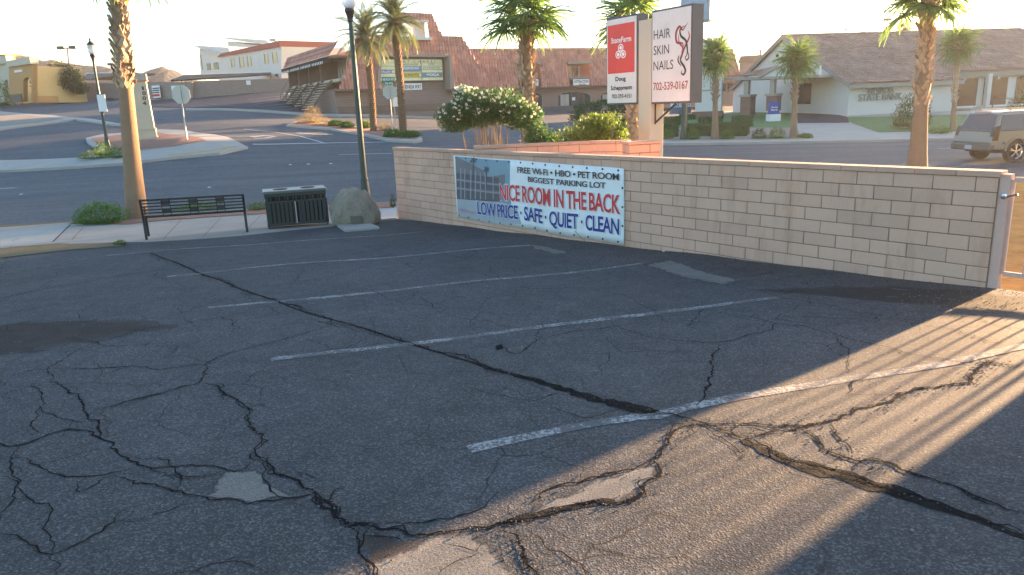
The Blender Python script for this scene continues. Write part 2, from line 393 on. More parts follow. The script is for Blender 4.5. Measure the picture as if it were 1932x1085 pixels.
def strip(name, pts, w, off, mat, f=g, seg=.3, jag=0., kind='structure', parent=None, build=True, mb=None, wf=None):
    """ribbon of width w along a plan polyline, draped on f"""
    own = mb is None; mb = mb or MB(); P = [Vector((p[0], p[1])) for p in pts]; Q = []
    for a, b in zip(P, P[1:]):
        n = max(1, int((b-a).length/seg))
        for i in range(n): Q.append(a.lerp(b, i/n))
    Q.append(P[-1]); b0 = len(mb.v)
    for i, q in enumerate(Q):
        d = (Q[min(i+1, len(Q)-1)]-Q[max(i-1, 0)]).normalized(); nn = Vector((-d.y, d.x)); ww = (wf(i/(len(Q)-1)) if wf else w)/2
        for s_ in (1, -1):
            x = q+nn*s_*ww*(1+random.uniform(-jag, jag)); mb.v.append((x.x, x.y, f(x.x, x.y)+off))
    for i in range(len(Q)-1):
        a = b0+2*i; mb.f.append((a, a+1, a+3, a+2))
    if own: return mb.build(name, mat, parent=parent, kind=kind)
# ------------------------------------------------------------------ text
def text_verts(body, offset=0., res=3, space=1.):
    cu = bpy.data.curves.new('t', 'FONT'); cu.body = body; cu.size = 1; cu.offset = offset; cu.resolution_u = res; cu.space_character = space
    o = bpy.data.objects.new('t', cu); COL.objects.link(o); dg = bpy.context.evaluated_depsgraph_get()
    me = bpy.data.meshes.new_from_object(o.evaluated_get(dg)); vs = [(v.co.x, v.co.y) for v in me.vertices]; fs = [tuple(p.vertices) for p in me.polygons]
    bpy.data.objects.remove(o); bpy.data.curves.remove(cu); bpy.data.meshes.remove(me); return vs, fs
def letters(P, vs, fs, mat, parent):
    """one object per glyph: islands whose widths overlap belong together"""
    par = list(range(len(vs)))
    def fd(a):
        while par[a] != a: par[a] = par[par[a]]; a = par[a]
        return a
    for q in fs:
        for k in q[1:]: par[fd(k)] = fd(q[0])
    isl = {}
    for q in fs: isl.setdefault(fd(q[0]), []).append(q)
    L = sorted(([min(vs[k][0] for q in F_ for k in q), max(vs[k][0] for q in F_ for k in q), F_] for F_ in isl.values()), key=lambda e: e[0]); out = []
    for a, b, F_ in L:
        if out and a < out[-1][1]-.6*min(b-a, out[-1][1]-out[-1][0]): out[-1][1] = max(b, out[-1][1]); out[-1][2] += F_
        else: out.append([a, b, list(F_)])
    res = []
    for a, b, F_ in out:
        ids = sorted({k for q in F_ for k in q}); m_ = {k: i for i, k in enumerate(ids)}; mb = MB(); mb.add([P[k] for k in ids], [tuple(m_[k] for k in q) for q in F_]); res.append(mb.build('letter', mat, parent))
    return res
def lettering(body, rect, f, d, mat, parent, offset=0., grow=0., name='lettering', space=1., ref=None, split=False):
    """flat print: fills rect (u0,z0,u1,z1) on the plane f(u, z, depth)"""
    vs, fs = text_verts(body, offset, space=space)
    rv = ref or vs
    x0 = min(v[0] for v in rv); x1 = max(v[0] for v in rv); y0 = min(v[1] for v in rv); y1 = max(v[1] for v in rv)
    u0, z0, u1, z1 = rect; mb = MB()
    if split: return letters([f(u0+(v[0]-x0)/(x1-x0)*(u1-u0), z0+(v[1]-y0)/(y1-y0)*(z1-z0), d) for v in vs], vs, fs, mat, parent)
    mb.add([f(u0+(v[0]-x0)/(x1-x0)*(u1-u0), z0+(v[1]-y0)/(y1-y0)*(z1-z0), d) for v in vs], fs)
    return mb.build(name, mat, parent)

# ------------------------------------------------------------------ ground and paving
def build_ground():
    xs = sorted(set([-1150, -900, -600, -420, -300, -220, -160]+list(range(-120, 121, 4))+[160, 220, 300, 420, 600, 900, 1150]))
    ys = sorted(set([-60, -30, -15]+list(range(-8, 130, 4))+[140, 160, 190, 230, 280, 340, 420, 600, 900, 1300]))
    mb = MB()
    def gz(x, y):
        cx = max(-140, min(140, x)); cy = max(-10, min(190, y))
        return g(cx, cy)-.16
    mb.v = [(x, y, gz(x, y)) for y in ys for x in xs]; n = len(xs)
    mb.f = [(j*n+i, j*n+i+1, (j+1)*n+i+1, (j+1)*n+i) for j in range(len(ys)-1) for i in range(n-1)]
    mb.build('ground', M_dirt, kind='structure', smooth=True)
build_ground()
# street asphalt: everything between the near kerb and the buildings
sheet('street', [(-75, curbline(-75)-.35), (-14.4, 20.45), (60, curbline(60)-.35), (60, 112), (-75, 112)], 0, M_street, 1.6, tps)
# lot
wl0 = WO-WD*.3; wl1 = WO+WD*12.02
LOT_FRONT = [(-400, 505), (0, 478), (110, 461), (200, 458), (276, 457), (470, 444), (620, 428), (748, 413)]
lf = [tuple(lhit(*p)[:2]) for p in LOT_FRONT]
lot_poly = lf + [tuple(WO+WN*.05), tuple(WO+WD*12.0+WN*.05), tuple(WO+WD*20+WN*.05), (10, -7), (-22, -7)]
sheet('parking_lot', lot_poly, 0, M_lot, .28, lotz)
# near sidewalk, planter strip, gutter
cl2 = [tuple(lhit(*p)[:2]) for p in ((-400, 459), (0, 430), (138, 420), (464, 395), (740, 381.5), (800, 379))]
sheet('sidewalk', lf[:8]+[tuple(WO+WN*.2)]+cl2[::-1], .005, M_walk, .6, lambda x, y: lot_plane(x, y) if y < curbline(x) else lot_plane(x, y), skirt=.3)
gut = [(p[0], p[1]+.02) for p in cl2]; gut2 = [(p[0], p[1]+.75) for p in cl2]
sheet('gutter', gut+gut2[::-1], .012, M_conc_d, 1., tps)
strip('gutter_lip', gut2, .09, .018, M_conc, tps)
kerb_in = [(p[0], p[1]-.16) for p in cl2]
strip('kerb', [(p[0], p[1]-.07) for p in cl2], .14, .012, M_conc, lot_plane)
pl = [tuple(lhit(*p)[:2]) for p in ((136, 423), (240, 424), (300, 417), (464, 406), (500, 404), (700, 395), (742, 392))]
pl_top = [(p[0]-.02, p[1]-.18) for p in cl2[2:5]]
sheet('planting_strip', pl+[pl_top[2], pl_top[1], pl_top[0]], .02, M_red, .5, lot_plane)
# sidewalk joints
def lp(px, py): v = lhit(px, py); return (v.x, v.y)
strip('sidewalk_joint', [lp(100, 457), lp(133, 424)], .03, .010, M_dark, lot_plane)
strip('sidewalk_joint', [lp(136, 453), lp(157, 430)], .02, .010, M_mortar, lot_plane)
for x0 in (330, 405, 480): strip('sidewalk_joint', [lp(x0-22, 456-(x0-276)*.066), lp(x0+12, 415-(x0-330)*.05)], .018, .010, M_mortar, lot_plane)
sheet('sidewalk_slab', [lp(0, 466), lp(99, 457), lp(132, 424), lp(0, 438), lp(-300, 470), lp(-300, 495)], .009, M_conc, .6, lot_plane)
# brown dirt wedge at the lot's front edge
sheet('dirt_edge', [lp(-300, 505), lp(0, 487), lp(110, 476), (lp(235, 465)), lp(200, 459), lp(110, 460), lp(0, 470), lp(-300, 494)], .010, M_dirt, .3, lotz)
# wall-side dirt yard beyond the gate
wv = lambda u, off=0.: tuple(WO+WD*u+WN*off)
sheet('dirt_yard', [wv(-.1, .1), wv(20, .1), wv(20, 8), (16, 22), (4, 22.3), (-3, 21.6)], -.02, M_yard, .8, lot_plane)

def raised(name, px, fill_px, fillmat, curbmat=M_conc, h=.13, Y=None, fillname='gravel_bed', f=tps, grid=.8):
    o = sheet(name, [tuple(p[:2]) for p in hp(*px, dz=h, f=f)], h, curbmat, grid, f, skirt=.3)
    if fill_px: sheet(fillname, [tuple(p[:2]) for p in hp(*fill_px, dz=h, f=f)], h+.012, fillmat, grid, f)
    return o
def hit_tps(px, py, dz=0.): return hit(px, py, dz, tps, 19.)
hp_old = hp
def hp(*pts, dz=0., f=tps): return [hit(px, py, dz, f, 19.) for px, py in pts]
# far pavement with corner island
raised('corner_pavement', [(-260, 318), (0, 302), (149, 297), (193, 286), (163, 266), (162, 260), (193, 253), (235, 250), (299, 244), (346, 245), (431, 259), (468, 277), (415, 288), (318, 297), (238, 307), (150, 313), (0, 321), (-260, 335)],
       [(172, 261), (238, 253), (299, 250), (359, 257), (390, 266), (330, 276), (262, 284), (198, 282)], M_red)
strip('kerb_paint', [tuple(p[:2]) for p in hp((318, 294), (360, 289), (404, 283), (440, 277), dz=.13)], .3, .137, M_yline, tps)
raised('landscape_verge', [(-200, 205), (0, 210), (97, 217), (191, 227), (240, 236), (200, 233), (141, 225), (80, 233), (22, 240), (-20, 246), (-200, 240)],
       [(-200, 212), (0, 215), (60, 218), (122, 224), (70, 232), (20, 237), (-20, 241), (-200, 236)], M_tan)
raised('palm_median', [(540, 236), (621, 242), (682, 252), (737, 264), (780, 266), (797, 263), (795, 257), (765, 250), (700, 241), (640, 233), (560, 229)],
       [(547, 236), (621, 240), (682, 250), (737, 261), (785, 263), (790, 258), (700, 243), (640, 235), (562, 231)], M_red)
raised('plaza_kerb', [(470, 208), (550, 213), (620, 217), (640, 218), (820, 222), (905, 224), (905, 218), (820, 219), (640, 215), (620, 215), (550, 211), (470, 206), (350, 204), (350, 206)], None, None, f=tps)
sheet('plaza_lot', [tuple(p[:2]) for p in hp((286, 190), (350, 186), (450, 179), (557, 171), (566, 172), (640, 200), (643, 214), (620, 213.5), (550, 209.5), (470, 205), (350, 203), (286, 201))], .03, M_plaza, 1.6, tps)
def pstrip(name, pts, w, mat, off=.012, dz=0., f=tps, **k): return strip(name, [tuple(p[:2]) for p in hp(*pts, dz=dz, f=f)], w, off, mat, f, **k)
for a, b in (((538, 177), (547, 178.5)), ((552, 183.5), (560, 185)), ((571, 191.5), (582, 193.5)), ((595, 202.5), (608, 205))): pstrip('stall_line', [a, b], .55, M_white, .045)
for x0, y0, x1, y1 in ((468, 189, 540, 181), (472, 193.5, 548, 184), (478, 198, 558, 188), (484, 202.5, 572, 192), (494, 206, 588, 196.5), (520, 208.5, 600, 202)): pstrip('stall_line', [(x0, y0), (x1, y1)], .1, M_sline, .045)
pstrip('stop_bar', [(477, 272.5), (560, 271), (640, 269.5), (735, 268)], .28, M_sline)
pstrip('street_marking', [(460, 244), (520, 250), (565, 257), (615, 271)], .16, M_sline)
pstrip('street_marking', [(560, 251), (595, 253.5), (628, 254)], .3, M_sline)
pstrip('street_marking', [(472, 259), (500, 256), (520, 258), (500, 261), (478, 261)], .25, M_sline)
pstrip('lane_line', [(0, 356), (28, 355)], .14, M_sline); pstrip('lane_line', [(-80, 330), (0, 325), (78, 321)], .12, M_sline)
pstrip('lane_line', [(1770, 281), (1802, 279.5)], .14, M_sline)
pstrip('lane_line', [(640, 292), (740, 290)], .12, M_sline)
for c in ((548, 312), (624, 310), (40, 368), (582, 311), (395, 355)): pstrip('lane_marker', [(c[0]-3, c[1]), (c[0]+3, c[1]-.3)], .14, M_white, .03)
# bank side
raised('far_pavement', [(1236, 272), (1250, 270), (1500, 266.5), (1640, 264), (1700, 262.5), (1932, 258), (2300, 252), (2300, 190), (1932, 205), (1800, 210), (1600, 214), (1390, 208), (1236, 222)], None, None)
bk = lambda *p: [tuple(q[:2]) for q in hp(*p, dz=.13)]
sheet('planting_bed', bk((1236, 265), (1500, 262), (1512, 261), (1504, 240), (1360, 240), (1236, 244)), .145, M_tan, .8, tps)
sheet('lawn', bk((1236, 242), (1360, 241), (1503, 241), (1500, 213), (1420, 211), (1236, 226)), .15, M_grass, .8, tps)
sheet('lawn', bk((1600, 229), (1598, 222), (1700, 219), (1932, 214), (2100, 210), (2100, 235), (1932, 240), (1780, 249), (1658, 250)), .15, M_grass, .8, tps)
sheet('driveway_asphalt', bk((1505, 233), (1503, 213), (1545, 211), (1600, 222), (1602, 232)), .155, M_plaza, .8, tps)
pstrip('lot_kerb', [(1360, 242), (1502, 241)], .2, M_mortar, .15, .13)

# ------------------------------------------------------------------ lot: paint, cracks, patches
def L2(pts): return [lp(*p) for p in pts]
for pts, w, wob in (([(200, 482), (310, 472), (480, 461), (640, 450), (800, 437)], .085, 0), ([(315, 521), (470, 506), (640, 492), (820, 478), (1000, 463)], .1, 0),
             ([(392, 581), (540, 567), (760, 546), (950, 527), (1080, 512), (1212, 497)], .1, 0), ([(512, 682), (650, 664), (780, 647), (980, 621), (1200, 596), (1330, 580), (1467, 561)], .1, 0),
             ([(885, 845), (960, 830), (1100, 805), (1200, 792), (1240, 790), (1290, 775), (1390, 752), (1500, 730), (1600, 711), (1700, 697), (1800, 684), (1932, 657), (2100, 630)], .1, 0)):
    strip('parking_line', L2(pts), w, .003, M_line, lotz, seg=.06, jag=.10)
M_crack = pm('crack_dirt_and_shade', (.017, .016, .017), 1., .4, 8, 80, .3, .005, spec=.02)  # dark dirt colour that also stands in for shade down in the cracks
M_tar = pm('tar_seam', (.014, .014, .015), .95, .5, 5, 90, .9, .02, spec=.08)
M_patch = pm('worn_patch', (.165, .155, .15), .95, .2, 2.5, 60, .5, .012)
M_patch2 = pm('worn_patch_brown', (.060, .052, .046), .95, .3, 2., 90, 1., .015)
def crack(mb, px, w, amp=.035, off=.004):
    w *= 1.35 if w < .0125 else 1.
    P = [Vector(lp(*p)) for p in px]; Q = []
    for a, b in zip(P, P[1:]):
        L = (b-a).length; n = max(1, int(L/.035)); nn = Vector((-(b-a).y, (b-a).x)).normalized() if L > 1e-6 else Vector((1, 0))
        for i in range(n):
            t = i/n; q = a.lerp(b, t); j = noise.noise((q.x*4, q.y*4, 1.3))*amp*1.6+noise.noise((q.x*17, q.y*17, 7.7))*amp*.8
            Q.append(q+nn*j*min(1, 8*min(t, 1-t)+.35))
    Q.append(P[-1]); b0 = len(mb.v); tot = len(Q)
    for i, q in enumerate(Q):
        d = (Q[min(i+1, tot-1)]-Q[max(i-1, 0)]).normalized(); nn = Vector((-d.y, d.x)); e = min(1, i/5, (tot-1-i)/5)
        ww = w*(.45+.9*abs(noise.noise((q.x*6, q.y*6, 3)))+random.uniform(0, .5))*(.25+.75*e)
        for s_ in (1, -1):
            x = q+nn*s_*ww/2*random.uniform(.6, 1.3); mb.v.append((x.x, x.y, lotz(x.x, x.y)+off))
    for i in range(tot-1):
        a = b0+2*i; mb.f.append((a, a+1, a+3, a+2))
CR = [
 (.014, [(285, 478), (318, 493), (379, 515), (448, 543), (485, 557), (525, 569), (591, 589), (636, 612), (706, 624), (777, 646), (822, 661), (876, 676), (920, 693), (975, 708), (1029, 720), (1083, 735), (1132, 755), (1182, 772), (1245, 783), (1321, 801), (1380, 819), (1429, 841), (1478, 865), (1552, 878), (1626, 898), (1676, 917), (1735, 935), (1789, 954), (1848, 976), (1893, 996), (1990, 1040)]),
 (.020, [(1321, 801), (1409, 804), (1503, 801), (1567, 791), (1607, 779), (1651, 764), (1685, 747), (1690, 737), (1774, 727), (1833, 722), (1848, 703), (1853, 685), (1932, 693)]),
 (.016, [(1498, 804), (1528, 821), (1552, 841), (1577, 856), (1616, 870), (1676, 875), (1760, 905), (1830, 935), (1932, 975)]),
 (.012, [(1572, 796), (1572, 816), (1602, 841), (1607, 856)]), (.014, [(1380, 819), (1419, 821), (1468, 814), (1505, 811)]),
 (.008, [(1232, 638), (1281, 644), (1355, 649), (1400, 639), (1449, 626), (1464, 614), (1523, 619), (1577, 631), (1651, 649), (1700, 664), (1750, 673), (1794, 681), (1850, 688)]),
 (.011, [(1358, 651), (1348, 668), (1336, 683), (1348, 713), (1326, 742), (1328, 757), (1313, 772)]), (.006, [(1331, 580), (1311, 599), (1296, 617), (1322, 628)]),
 (.006, [(1651, 602), (1724, 597), (1774, 594)]), (.008, [(1804, 594), (1873, 614), (1932, 626)]), (.005, [(1350, 597), (1410, 606), (1464, 614)]),
 (.016, [(600, 925), (630, 969), (654, 989), (713, 996), (782, 1008), (846, 1001), (906, 996), (945, 984), (1054, 967), (1108, 955), (1167, 952), (1206, 935), (1246, 895), (1241, 870), (1251, 851), (1271, 826), (1321, 803)]),
 (.012, [(1000, 955), (1044, 925), (1093, 915), (1167, 895), (1226, 875)]), (.018, [(945, 1003), (975, 1023), (994, 1058), (1014, 1085), (1030, 1110)]),
 (.007, [(822, 1028), (901, 1043), (925, 1020)]), (.007, [(901, 1043), (837, 1077), (820, 1095)]), (.014, [(654, 989), (679, 1040), (700, 1060), (708, 1100)]), (.009, [(679, 1008), (760, 1020), (800, 1012)]),
 (.009, [(636, 614), (542, 639), (483, 656), (429, 671), (402, 681), (385, 690), (296, 695), (276, 690), (237, 690), (123, 694)]),
 (.010, [(389, 690), (394, 708), (377, 725), (276, 747), (227, 762), (177, 777)]),
 (.013, [(377, 725), (424, 740), (458, 762), (466, 782), (463, 806), (498, 821), (481, 846), (508, 865), (532, 895), (567, 912), (596, 927), (606, 954), (641, 984), (700, 989)]),
 (.011, [(481, 870), (444, 890), (409, 883), (345, 879), (269, 878), (232, 861), (202, 846), (187, 826), (177, 816), (128, 811), (79, 826), (35, 841), (0, 837), (-60, 830)]),
 (.010, [(30, 861), (74, 878), (99, 893), (163, 898), (227, 890), (269, 878)]), (.007, [(187, 846), (130, 862), (74, 878)]),
 (.010, [(212, 895), (246, 917), (296, 922), (345, 935), (394, 947), (466, 952), (518, 944), (567, 935), (596, 927)]), (.006, [(300, 900), (345, 905), (424, 898)]),
 (.008, [(256, 959), (217, 989), (173, 1016), (99, 1053), (74, 1050), (44, 1023), (0, 1006)]), (.006, [(217, 989), (296, 971), (345, 954), (394, 948)]),
 (.012, [(94, 718), (133, 732), (148, 752), (158, 777), (187, 797), (187, 826)]), (.006, [(0, 742), (79, 722), (94, 718)]), (.006, [(94, 718), (89, 698), (128, 673), (163, 656), (212, 641), (256, 626), (340, 614), (419, 599), (523, 580), (600, 566)]),
 (.007, [(5, 614), (69, 612), (148, 607), (261, 607), (335, 594), (404, 570), (483, 556)]), (.006, [(0, 671), (59, 666), (128, 661)]), (.008, [(606, 954), (641, 917), (655, 912)]),
 (.010, [(0, 520), (194, 487), (285, 478)]), (.010, [(-40, 572), (0, 565), (83, 547), (194, 527), (290, 512), (480, 495)]), (.005, [(11, 537), (72, 540)]),
 (.005, [(480, 562), (610, 588), (740, 565), (790, 560)]), (.005, [(790, 560), (830, 590), (900, 603), (965, 615)]), (.007, [(930, 650), (975, 668), (1010, 640), (1110, 622), (1200, 610)]),
 (.004, [(640, 614), (700, 600), (760, 608)]), (.008, [(1290, 792), (1300, 815), (1280, 840)]), (.008, [(1240, 792), (1262, 805), (1300, 812), (1350, 806)]), (.007, [(1000, 1003), (1080, 1060), (1110, 1100)]),
 (.006, [(1632, 700), (1600, 740), (1690, 737)]), (.005, [(1600, 895), (1700, 935), (1760, 955)]), (.006, [(1000, 470), (1060, 480), (1110, 462)]), (.005, [(300, 1090), (420, 1060), (520, 1075)]),
 (.006, [(1150, 610), (1232, 638)]), (.005, [(1700, 560), (1760, 572), (1850, 566)]), (.008, [(550, 944), (600, 925)]), (.007, [(128, 811), (187, 797)]), (.005, [(700, 447), (760, 456), (840, 452)]),
 (.006, [(0, 716), (60, 700), (123, 694)]), (.006, [(60, 762), (120, 790), (187, 797)]), (.006, [(0, 900), (45, 930), (100, 960), (99, 1053)]), (.007, [(35, 841), (20, 880), (30, 940), (0, 985)]), (.006, [(163, 898), (150, 930), (212, 895)]),
 (.006, [(232, 861), (300, 868), (345, 905), (330, 935)]), (.006, [(269, 878), (310, 900), (394, 898), (434, 893)]), (.007, [(508, 865), (498, 905), (520, 930), (548, 944)]), (.006, [(532, 895), (560, 890), (600, 905)]), (.006, [(99, 1053), (110, 1090)]), (.006, [(60, 720), (75, 750), (60, 800), (79, 826)]),
 (.005, [(187, 777), (260, 760), (330, 735)]), (.005, [(0, 590), (60, 585), (150, 560), (240, 552)]), (.005, [(240, 590), (330, 575), (392, 581)]), (.005, [(120, 640), (220, 655), (300, 650), (380, 640)]), (.005, [(448, 543), (560, 535), (640, 520), (700, 500)]), (.005, [(379, 515), (460, 508), (560, 490), (620, 478)]),
 (.005, [(640, 450), (700, 470), (760, 486), (830, 478)]), (.005, [(800, 470), (880, 490), (960, 486), (1040, 500)]), (.006, [(920, 500), (940, 528), (1000, 545), (1100, 540)]), (.005, [(1100, 540), (1180, 560), (1240, 590), (1311, 599)]), (.005, [(700, 545), (760, 575), (850, 585)]), (.006, [(790, 560), (840, 545), (940, 530)]),
 (.005, [(1210, 497), (1280, 520), (1380, 535), (1470, 560)]), (.006, [(1467, 560), (1560, 575), (1640, 590), (1700, 600)]), (.005, [(1470, 600), (1560, 600), (1650, 602)]), (.006, [(1577, 631), (1600, 660), (1590, 700)]), (.008, [(1770, 575), (1830, 588), (1932, 600)]), (.006, [(1720, 610), (1800, 625), (1870, 650), (1932, 652)]),
 (.006, [(700, 989), (760, 985), (830, 975), (900, 960), (960, 925)]), (.006, [(875, 735), (930, 745), (1000, 760), (1083, 735)]), (.005, [(560, 640), (640, 660), (700, 640)]), (.007, [(1040, 770), (1100, 790), (1182, 772)]), (.006, [(1321, 801), (1360, 830), (1400, 870), (1429, 841)]), (.006, [(1478, 865), (1500, 890), (1560, 905), (1626, 898)]),
]
mb = MB()
for w, px in CR:
    crack(mb, px, w)
    if w > .0125: crack(mb, [(x+random.uniform(-9, 9), y+random.uniform(-3, 5)) for x, y in px], w*.5, .07)
for w, px in CR:                                      # hairline side branches
    for i in range(len(px)-1):
        if random.random() < .33:
            a = Vector(px[i]); d = Vector(px[i+1])-a; k = random.choice((-1, 1)); n2 = Vector((-d.y, d.x*.45))*k
            b = a+n2*random.uniform(.3, .8)+d*.3; crack(mb, [tuple(a), tuple(a.lerp(b, .5)+Vector((random.uniform(-5, 5), random.uniform(-3, 3)))), tuple(b)], .005, .05)
mb.build('pavement_crack', M_crack, kind='structure')
mb = MB()
strip('x', L2([(700, 625), (822, 663), (920, 694), (1029, 722), (1132, 757), (1245, 786)]), .1, .002, None, lotz, .05, .5, mb=mb, wf=lambda t: .02+.10*t*t)
strip('x', L2([(1400, 832), (1478, 868), (1580, 893), (1676, 922), (1735, 945), (1848, 983), (1960, 1030)]), .1, .002, None, lotz, .05, .4, mb=mb, wf=lambda t: .04+.08*math.sin(PI*min(1, t*1.1+.05)))
strip('x', L2([(945, 988), (1060, 962), (1160, 948)]), .05, .002, None, lotz, .05, .5, mb=mb)
strip('x', L2([(285, 478), (448, 543), (591, 592), (700, 625)]), .025, .002, None, lotz, .05, .5, mb=mb)
mb.build('tar_seam', M_tar, kind='structure')
def patchmat(name, col, base):
    m, nt, b = newmat(name); P = coord(nt); at_ = nt.nodes.new('ShaderNodeAttribute'); at_.attribute_name = 'core'
    n1 = nz(nt, P, 14, 6, .75); n2 = nz(nt, P, 90, 4, .7); n3 = nz(nt, P, 3, 5, .7)
    md = nt.nodes.new('ShaderNodeMath'); md.operation = 'MULTIPLY_ADD'; md.inputs[1].default_value = .55; nt.links.new(at_.outputs['Fac'], md.inputs[0]); nt.links.new(n1, md.inputs[2])
    k = ramp(nt, md.outputs[0], [(.62, (0, 0, 0)), (.78, (1, 1, 1))])
    c1 = ramp(nt, n3, [(.3, sc(col, .6)), (.7, sc(col, 1.3))]); c1 = mixc(nt, .6, c1, ramp(nt, n2, [(.32, sc(col, .35)), (.68, sc(col, 1.5))]))
    c0 = ramp(nt, n2, [(.3, sc(base, .4)), (.7, sc(base, 1.9))])
    nt.links.new(mixc(nt, k, c0, c1), b.inputs['Base Color']); b.inputs['Roughness'].default_value = .95; b.inputs['Specular IOR Level'].default_value = .1
    bp = nt.nodes.new('ShaderNodeBump'); bp.inputs['Strength'].default_value = .8; bp.inputs['Distance'].default_value = .006; nt.links.new(n2, bp.inputs['Height']); nt.links.new(bp.outputs[0], b.inputs['Normal'])
    return m
M_patch = patchmat('worn_patch', (.185, .175, .16), (.055, .054, .055)); M_patch2 = patchmat('worn_patch_brown', (.058, .050, .045), (.056, .053, .052))
def patch(name, px, mat, off=.0015, rough=.03):
    P = [Vector(lp(*p)) for p in px]; Q = []
    for a, b in zip(P, P[1:]+P[:1]):
        n = max(1, int((b-a).length/.06))
        for i in range(n): q = a.lerp(b, i/n); Q.append(Vector((q.x+noise.noise((q.x*7, q.y*7, 2))*rough*2.5, q.y+noise.noise((q.x*7, q.y*7, 5))*rough*2.5)))
    c = sum(Q, Vector((0, 0)))/len(Q); n = len(Q); verts = []; core = []; faces = []
    for s_, k in ((1.06, 0), (.9, .5), (.75, .85), (.5, 1), (.25, 1)):
        for q in Q: x = c+(q-c)*s_; verts.append((x.x, x.y, lotz(x.x, x.y)+off)); core.append(k)
    for r in range(4):
        for i in range(n): j = (i+1) % n; faces.append((r*n+i, r*n+j, (r+1)*n+j, (r+1)*n+i))
    faces.append(tuple(range(4*n, 5*n))); me = bpy.data.meshes.new(name); me.from_pydata(verts, [], faces); at_ = me.attributes.new('core', 'FLOAT', 'POINT'); at_.data.foreach_set('value', core)
    me.materials.append(mat); o = bpy.data.objects.new(name, me); COL.objects.link(o); o['kind'] = 'structure'
patch('worn_patch', [(385, 938), (414, 915), (434, 893), (478, 888), (493, 900), (500, 912), (520, 925), (552, 936), (500, 945), (470, 949), (430, 943)], M_patch)
patch('worn_patch', [(1012, 963), (1073, 937), (1118, 918), (1201, 888), (1238, 884), (1238, 905), (1194, 934), (1157, 949), (1108, 949)], M_patch)
patch('worn_patch', [(797, 1016), (886, 1006), (920, 1014), (930, 1043), (975, 1085), (985, 1130), (700, 1130), (706, 1090), (713, 1063), (748, 1043)], M_patch)
patch('worn_patch', [(678, 1022), (700, 1008), (790, 1012), (740, 1042), (705, 1060)], M_patch2)
patch('worn_patch', [(-200, 612), (0, 612), (150, 607), (262, 607), (318, 620), (230, 633), (150, 650), (0, 668), (-200, 690)], M_patch2, .0012, .06)
patch('worn_patch', [(1215, 500), (1262, 493), (1320, 512), (1400, 528), (1365, 536), (1290, 524)], M_patch, .0012)
patch('worn_patch', [(1000, 462), (1025, 464), (1075, 478), (1052, 482), (1010, 470)], M_patch, .0012)
patch('worn_patch', [(1425, 548), (1560, 542), (1700, 540), (1840, 552), (1920, 570), (2050, 560), (2050, 600), (1900, 590), (1760, 575), (1600, 560)], M_patch2, .0012, .05)
patch('worn_patch', [(932, 652), (946, 650), (950, 657), (938, 660)], M_crack, .004, .02)
# loose stones and grit
stone_me = []
for k in range(3):
    bm = bmesh.new(); bmesh.ops.create_icosphere(bm, subdivisions=1, radius=1)
    for v in bm.verts: v.co *= random.uniform(.7, 1.15); v.co.z *= .6
    me = bpy.data.meshes.new('pebble'); bm.to_mesh(me); bm.free(); stone_me.append(me)
def scatter(name, pts, mat, smin, smax):
    mb = MB()
    for x, y in pts:
        s = random.uniform(smin, smax)*random.uniform(.5, 1); me = random.choice(stone_me); a = random.uniform(0, 6.28); z = lotz(x, y)+s*.25+.004
        mb.add([(x+(v.co.x*math.cos(a)-v.co.y*math.sin(a))*s, y+(v.co.x*math.sin(a)+v.co.y*math.cos(a))*s, z+v.co.z*s) for v in me.vertices], [tuple(p.vertices) for p in me.polygons])
    return mb.build(name, mat, kind='stuff')
gp = []
for w, px in CR:
    if w >= .012:
        P = [Vector(lp(*p)) for p in px]
        for a, b in zip(P, P[1:]):
            for i in range(int((b-a).length*(120 if w > .015 else 60))): q = a.lerp(b, random.random()); gp.append((q.x+random.gauss(0, .045), q.y+random.gauss(0, .045)))
scatter('asphalt_crumbs', gp, pm('crumb', (.085, .075, .066), .95, .6, 40, 160, 0), .0025, .0085)
gp = [(random.uniform(-5, 5), random.uniform(2, 9)) for _ in range(500)]
for _ in range(900):
    t = random.random(); q = WO+WD*12*t-WN*abs(random.gauss(0, .12)); gp.append(tuple(q))
for _ in range(500): q = Vector(lp(random.uniform(1700, 1990), random.uniform(545, 600))); gp.append((q.x, q.y))
scatter('loose_gravel', gp, pm('grit', (.20, .17, .145), .95, .6, 40, 160, 0), .003, .010)
tag(scatter('pale_stone', [lp(1252, 474.5)], pm('palestone', (.5, .47, .42)), .05, .055), 'pale fist sized stone lying at the foot of the block wall', 'stone')['kind'] = 'thing'

# ------------------------------------------------------------------ block wall
BW, BH = .4064, .1524
def block_mesh(L, H, T, seed):
    rr = random.Random(seed); bm = bmesh.new(); bmesh.ops.create_cube(bm, size=1)
    for v in bm.verts: v.co = Vector(((v.co.x+.5)*L, (v.co.y+.5)*T, (v.co.z+.5)*H))
    bmesh.ops.bevel(bm, geom=bm.edges[:], offset=.0045, segments=1, affect='EDGES')
    for v in bm.verts: v.co += Vector((rr.uniform(-.0015, .0015), rr.uniform(-.001, .001), rr.uniform(-.0012, .0012)))
    me = bpy.data.meshes.new('block'); bm.to_mesh(me); bm.free(); me.materials.append(M_block); return me
J = .009
full = [block_mesh(BW-J, BH-J, .15, k) for k in range(4)]; half = [block_mesh(BW/2-J, BH-J, .15, k+9) for k in range(2)]
capm = [block_mesh(BW-J*.7, .058, .19, 30+k) for k in range(2)]
for c in capm: c.materials.clear(); c.materials.append(M_cap)
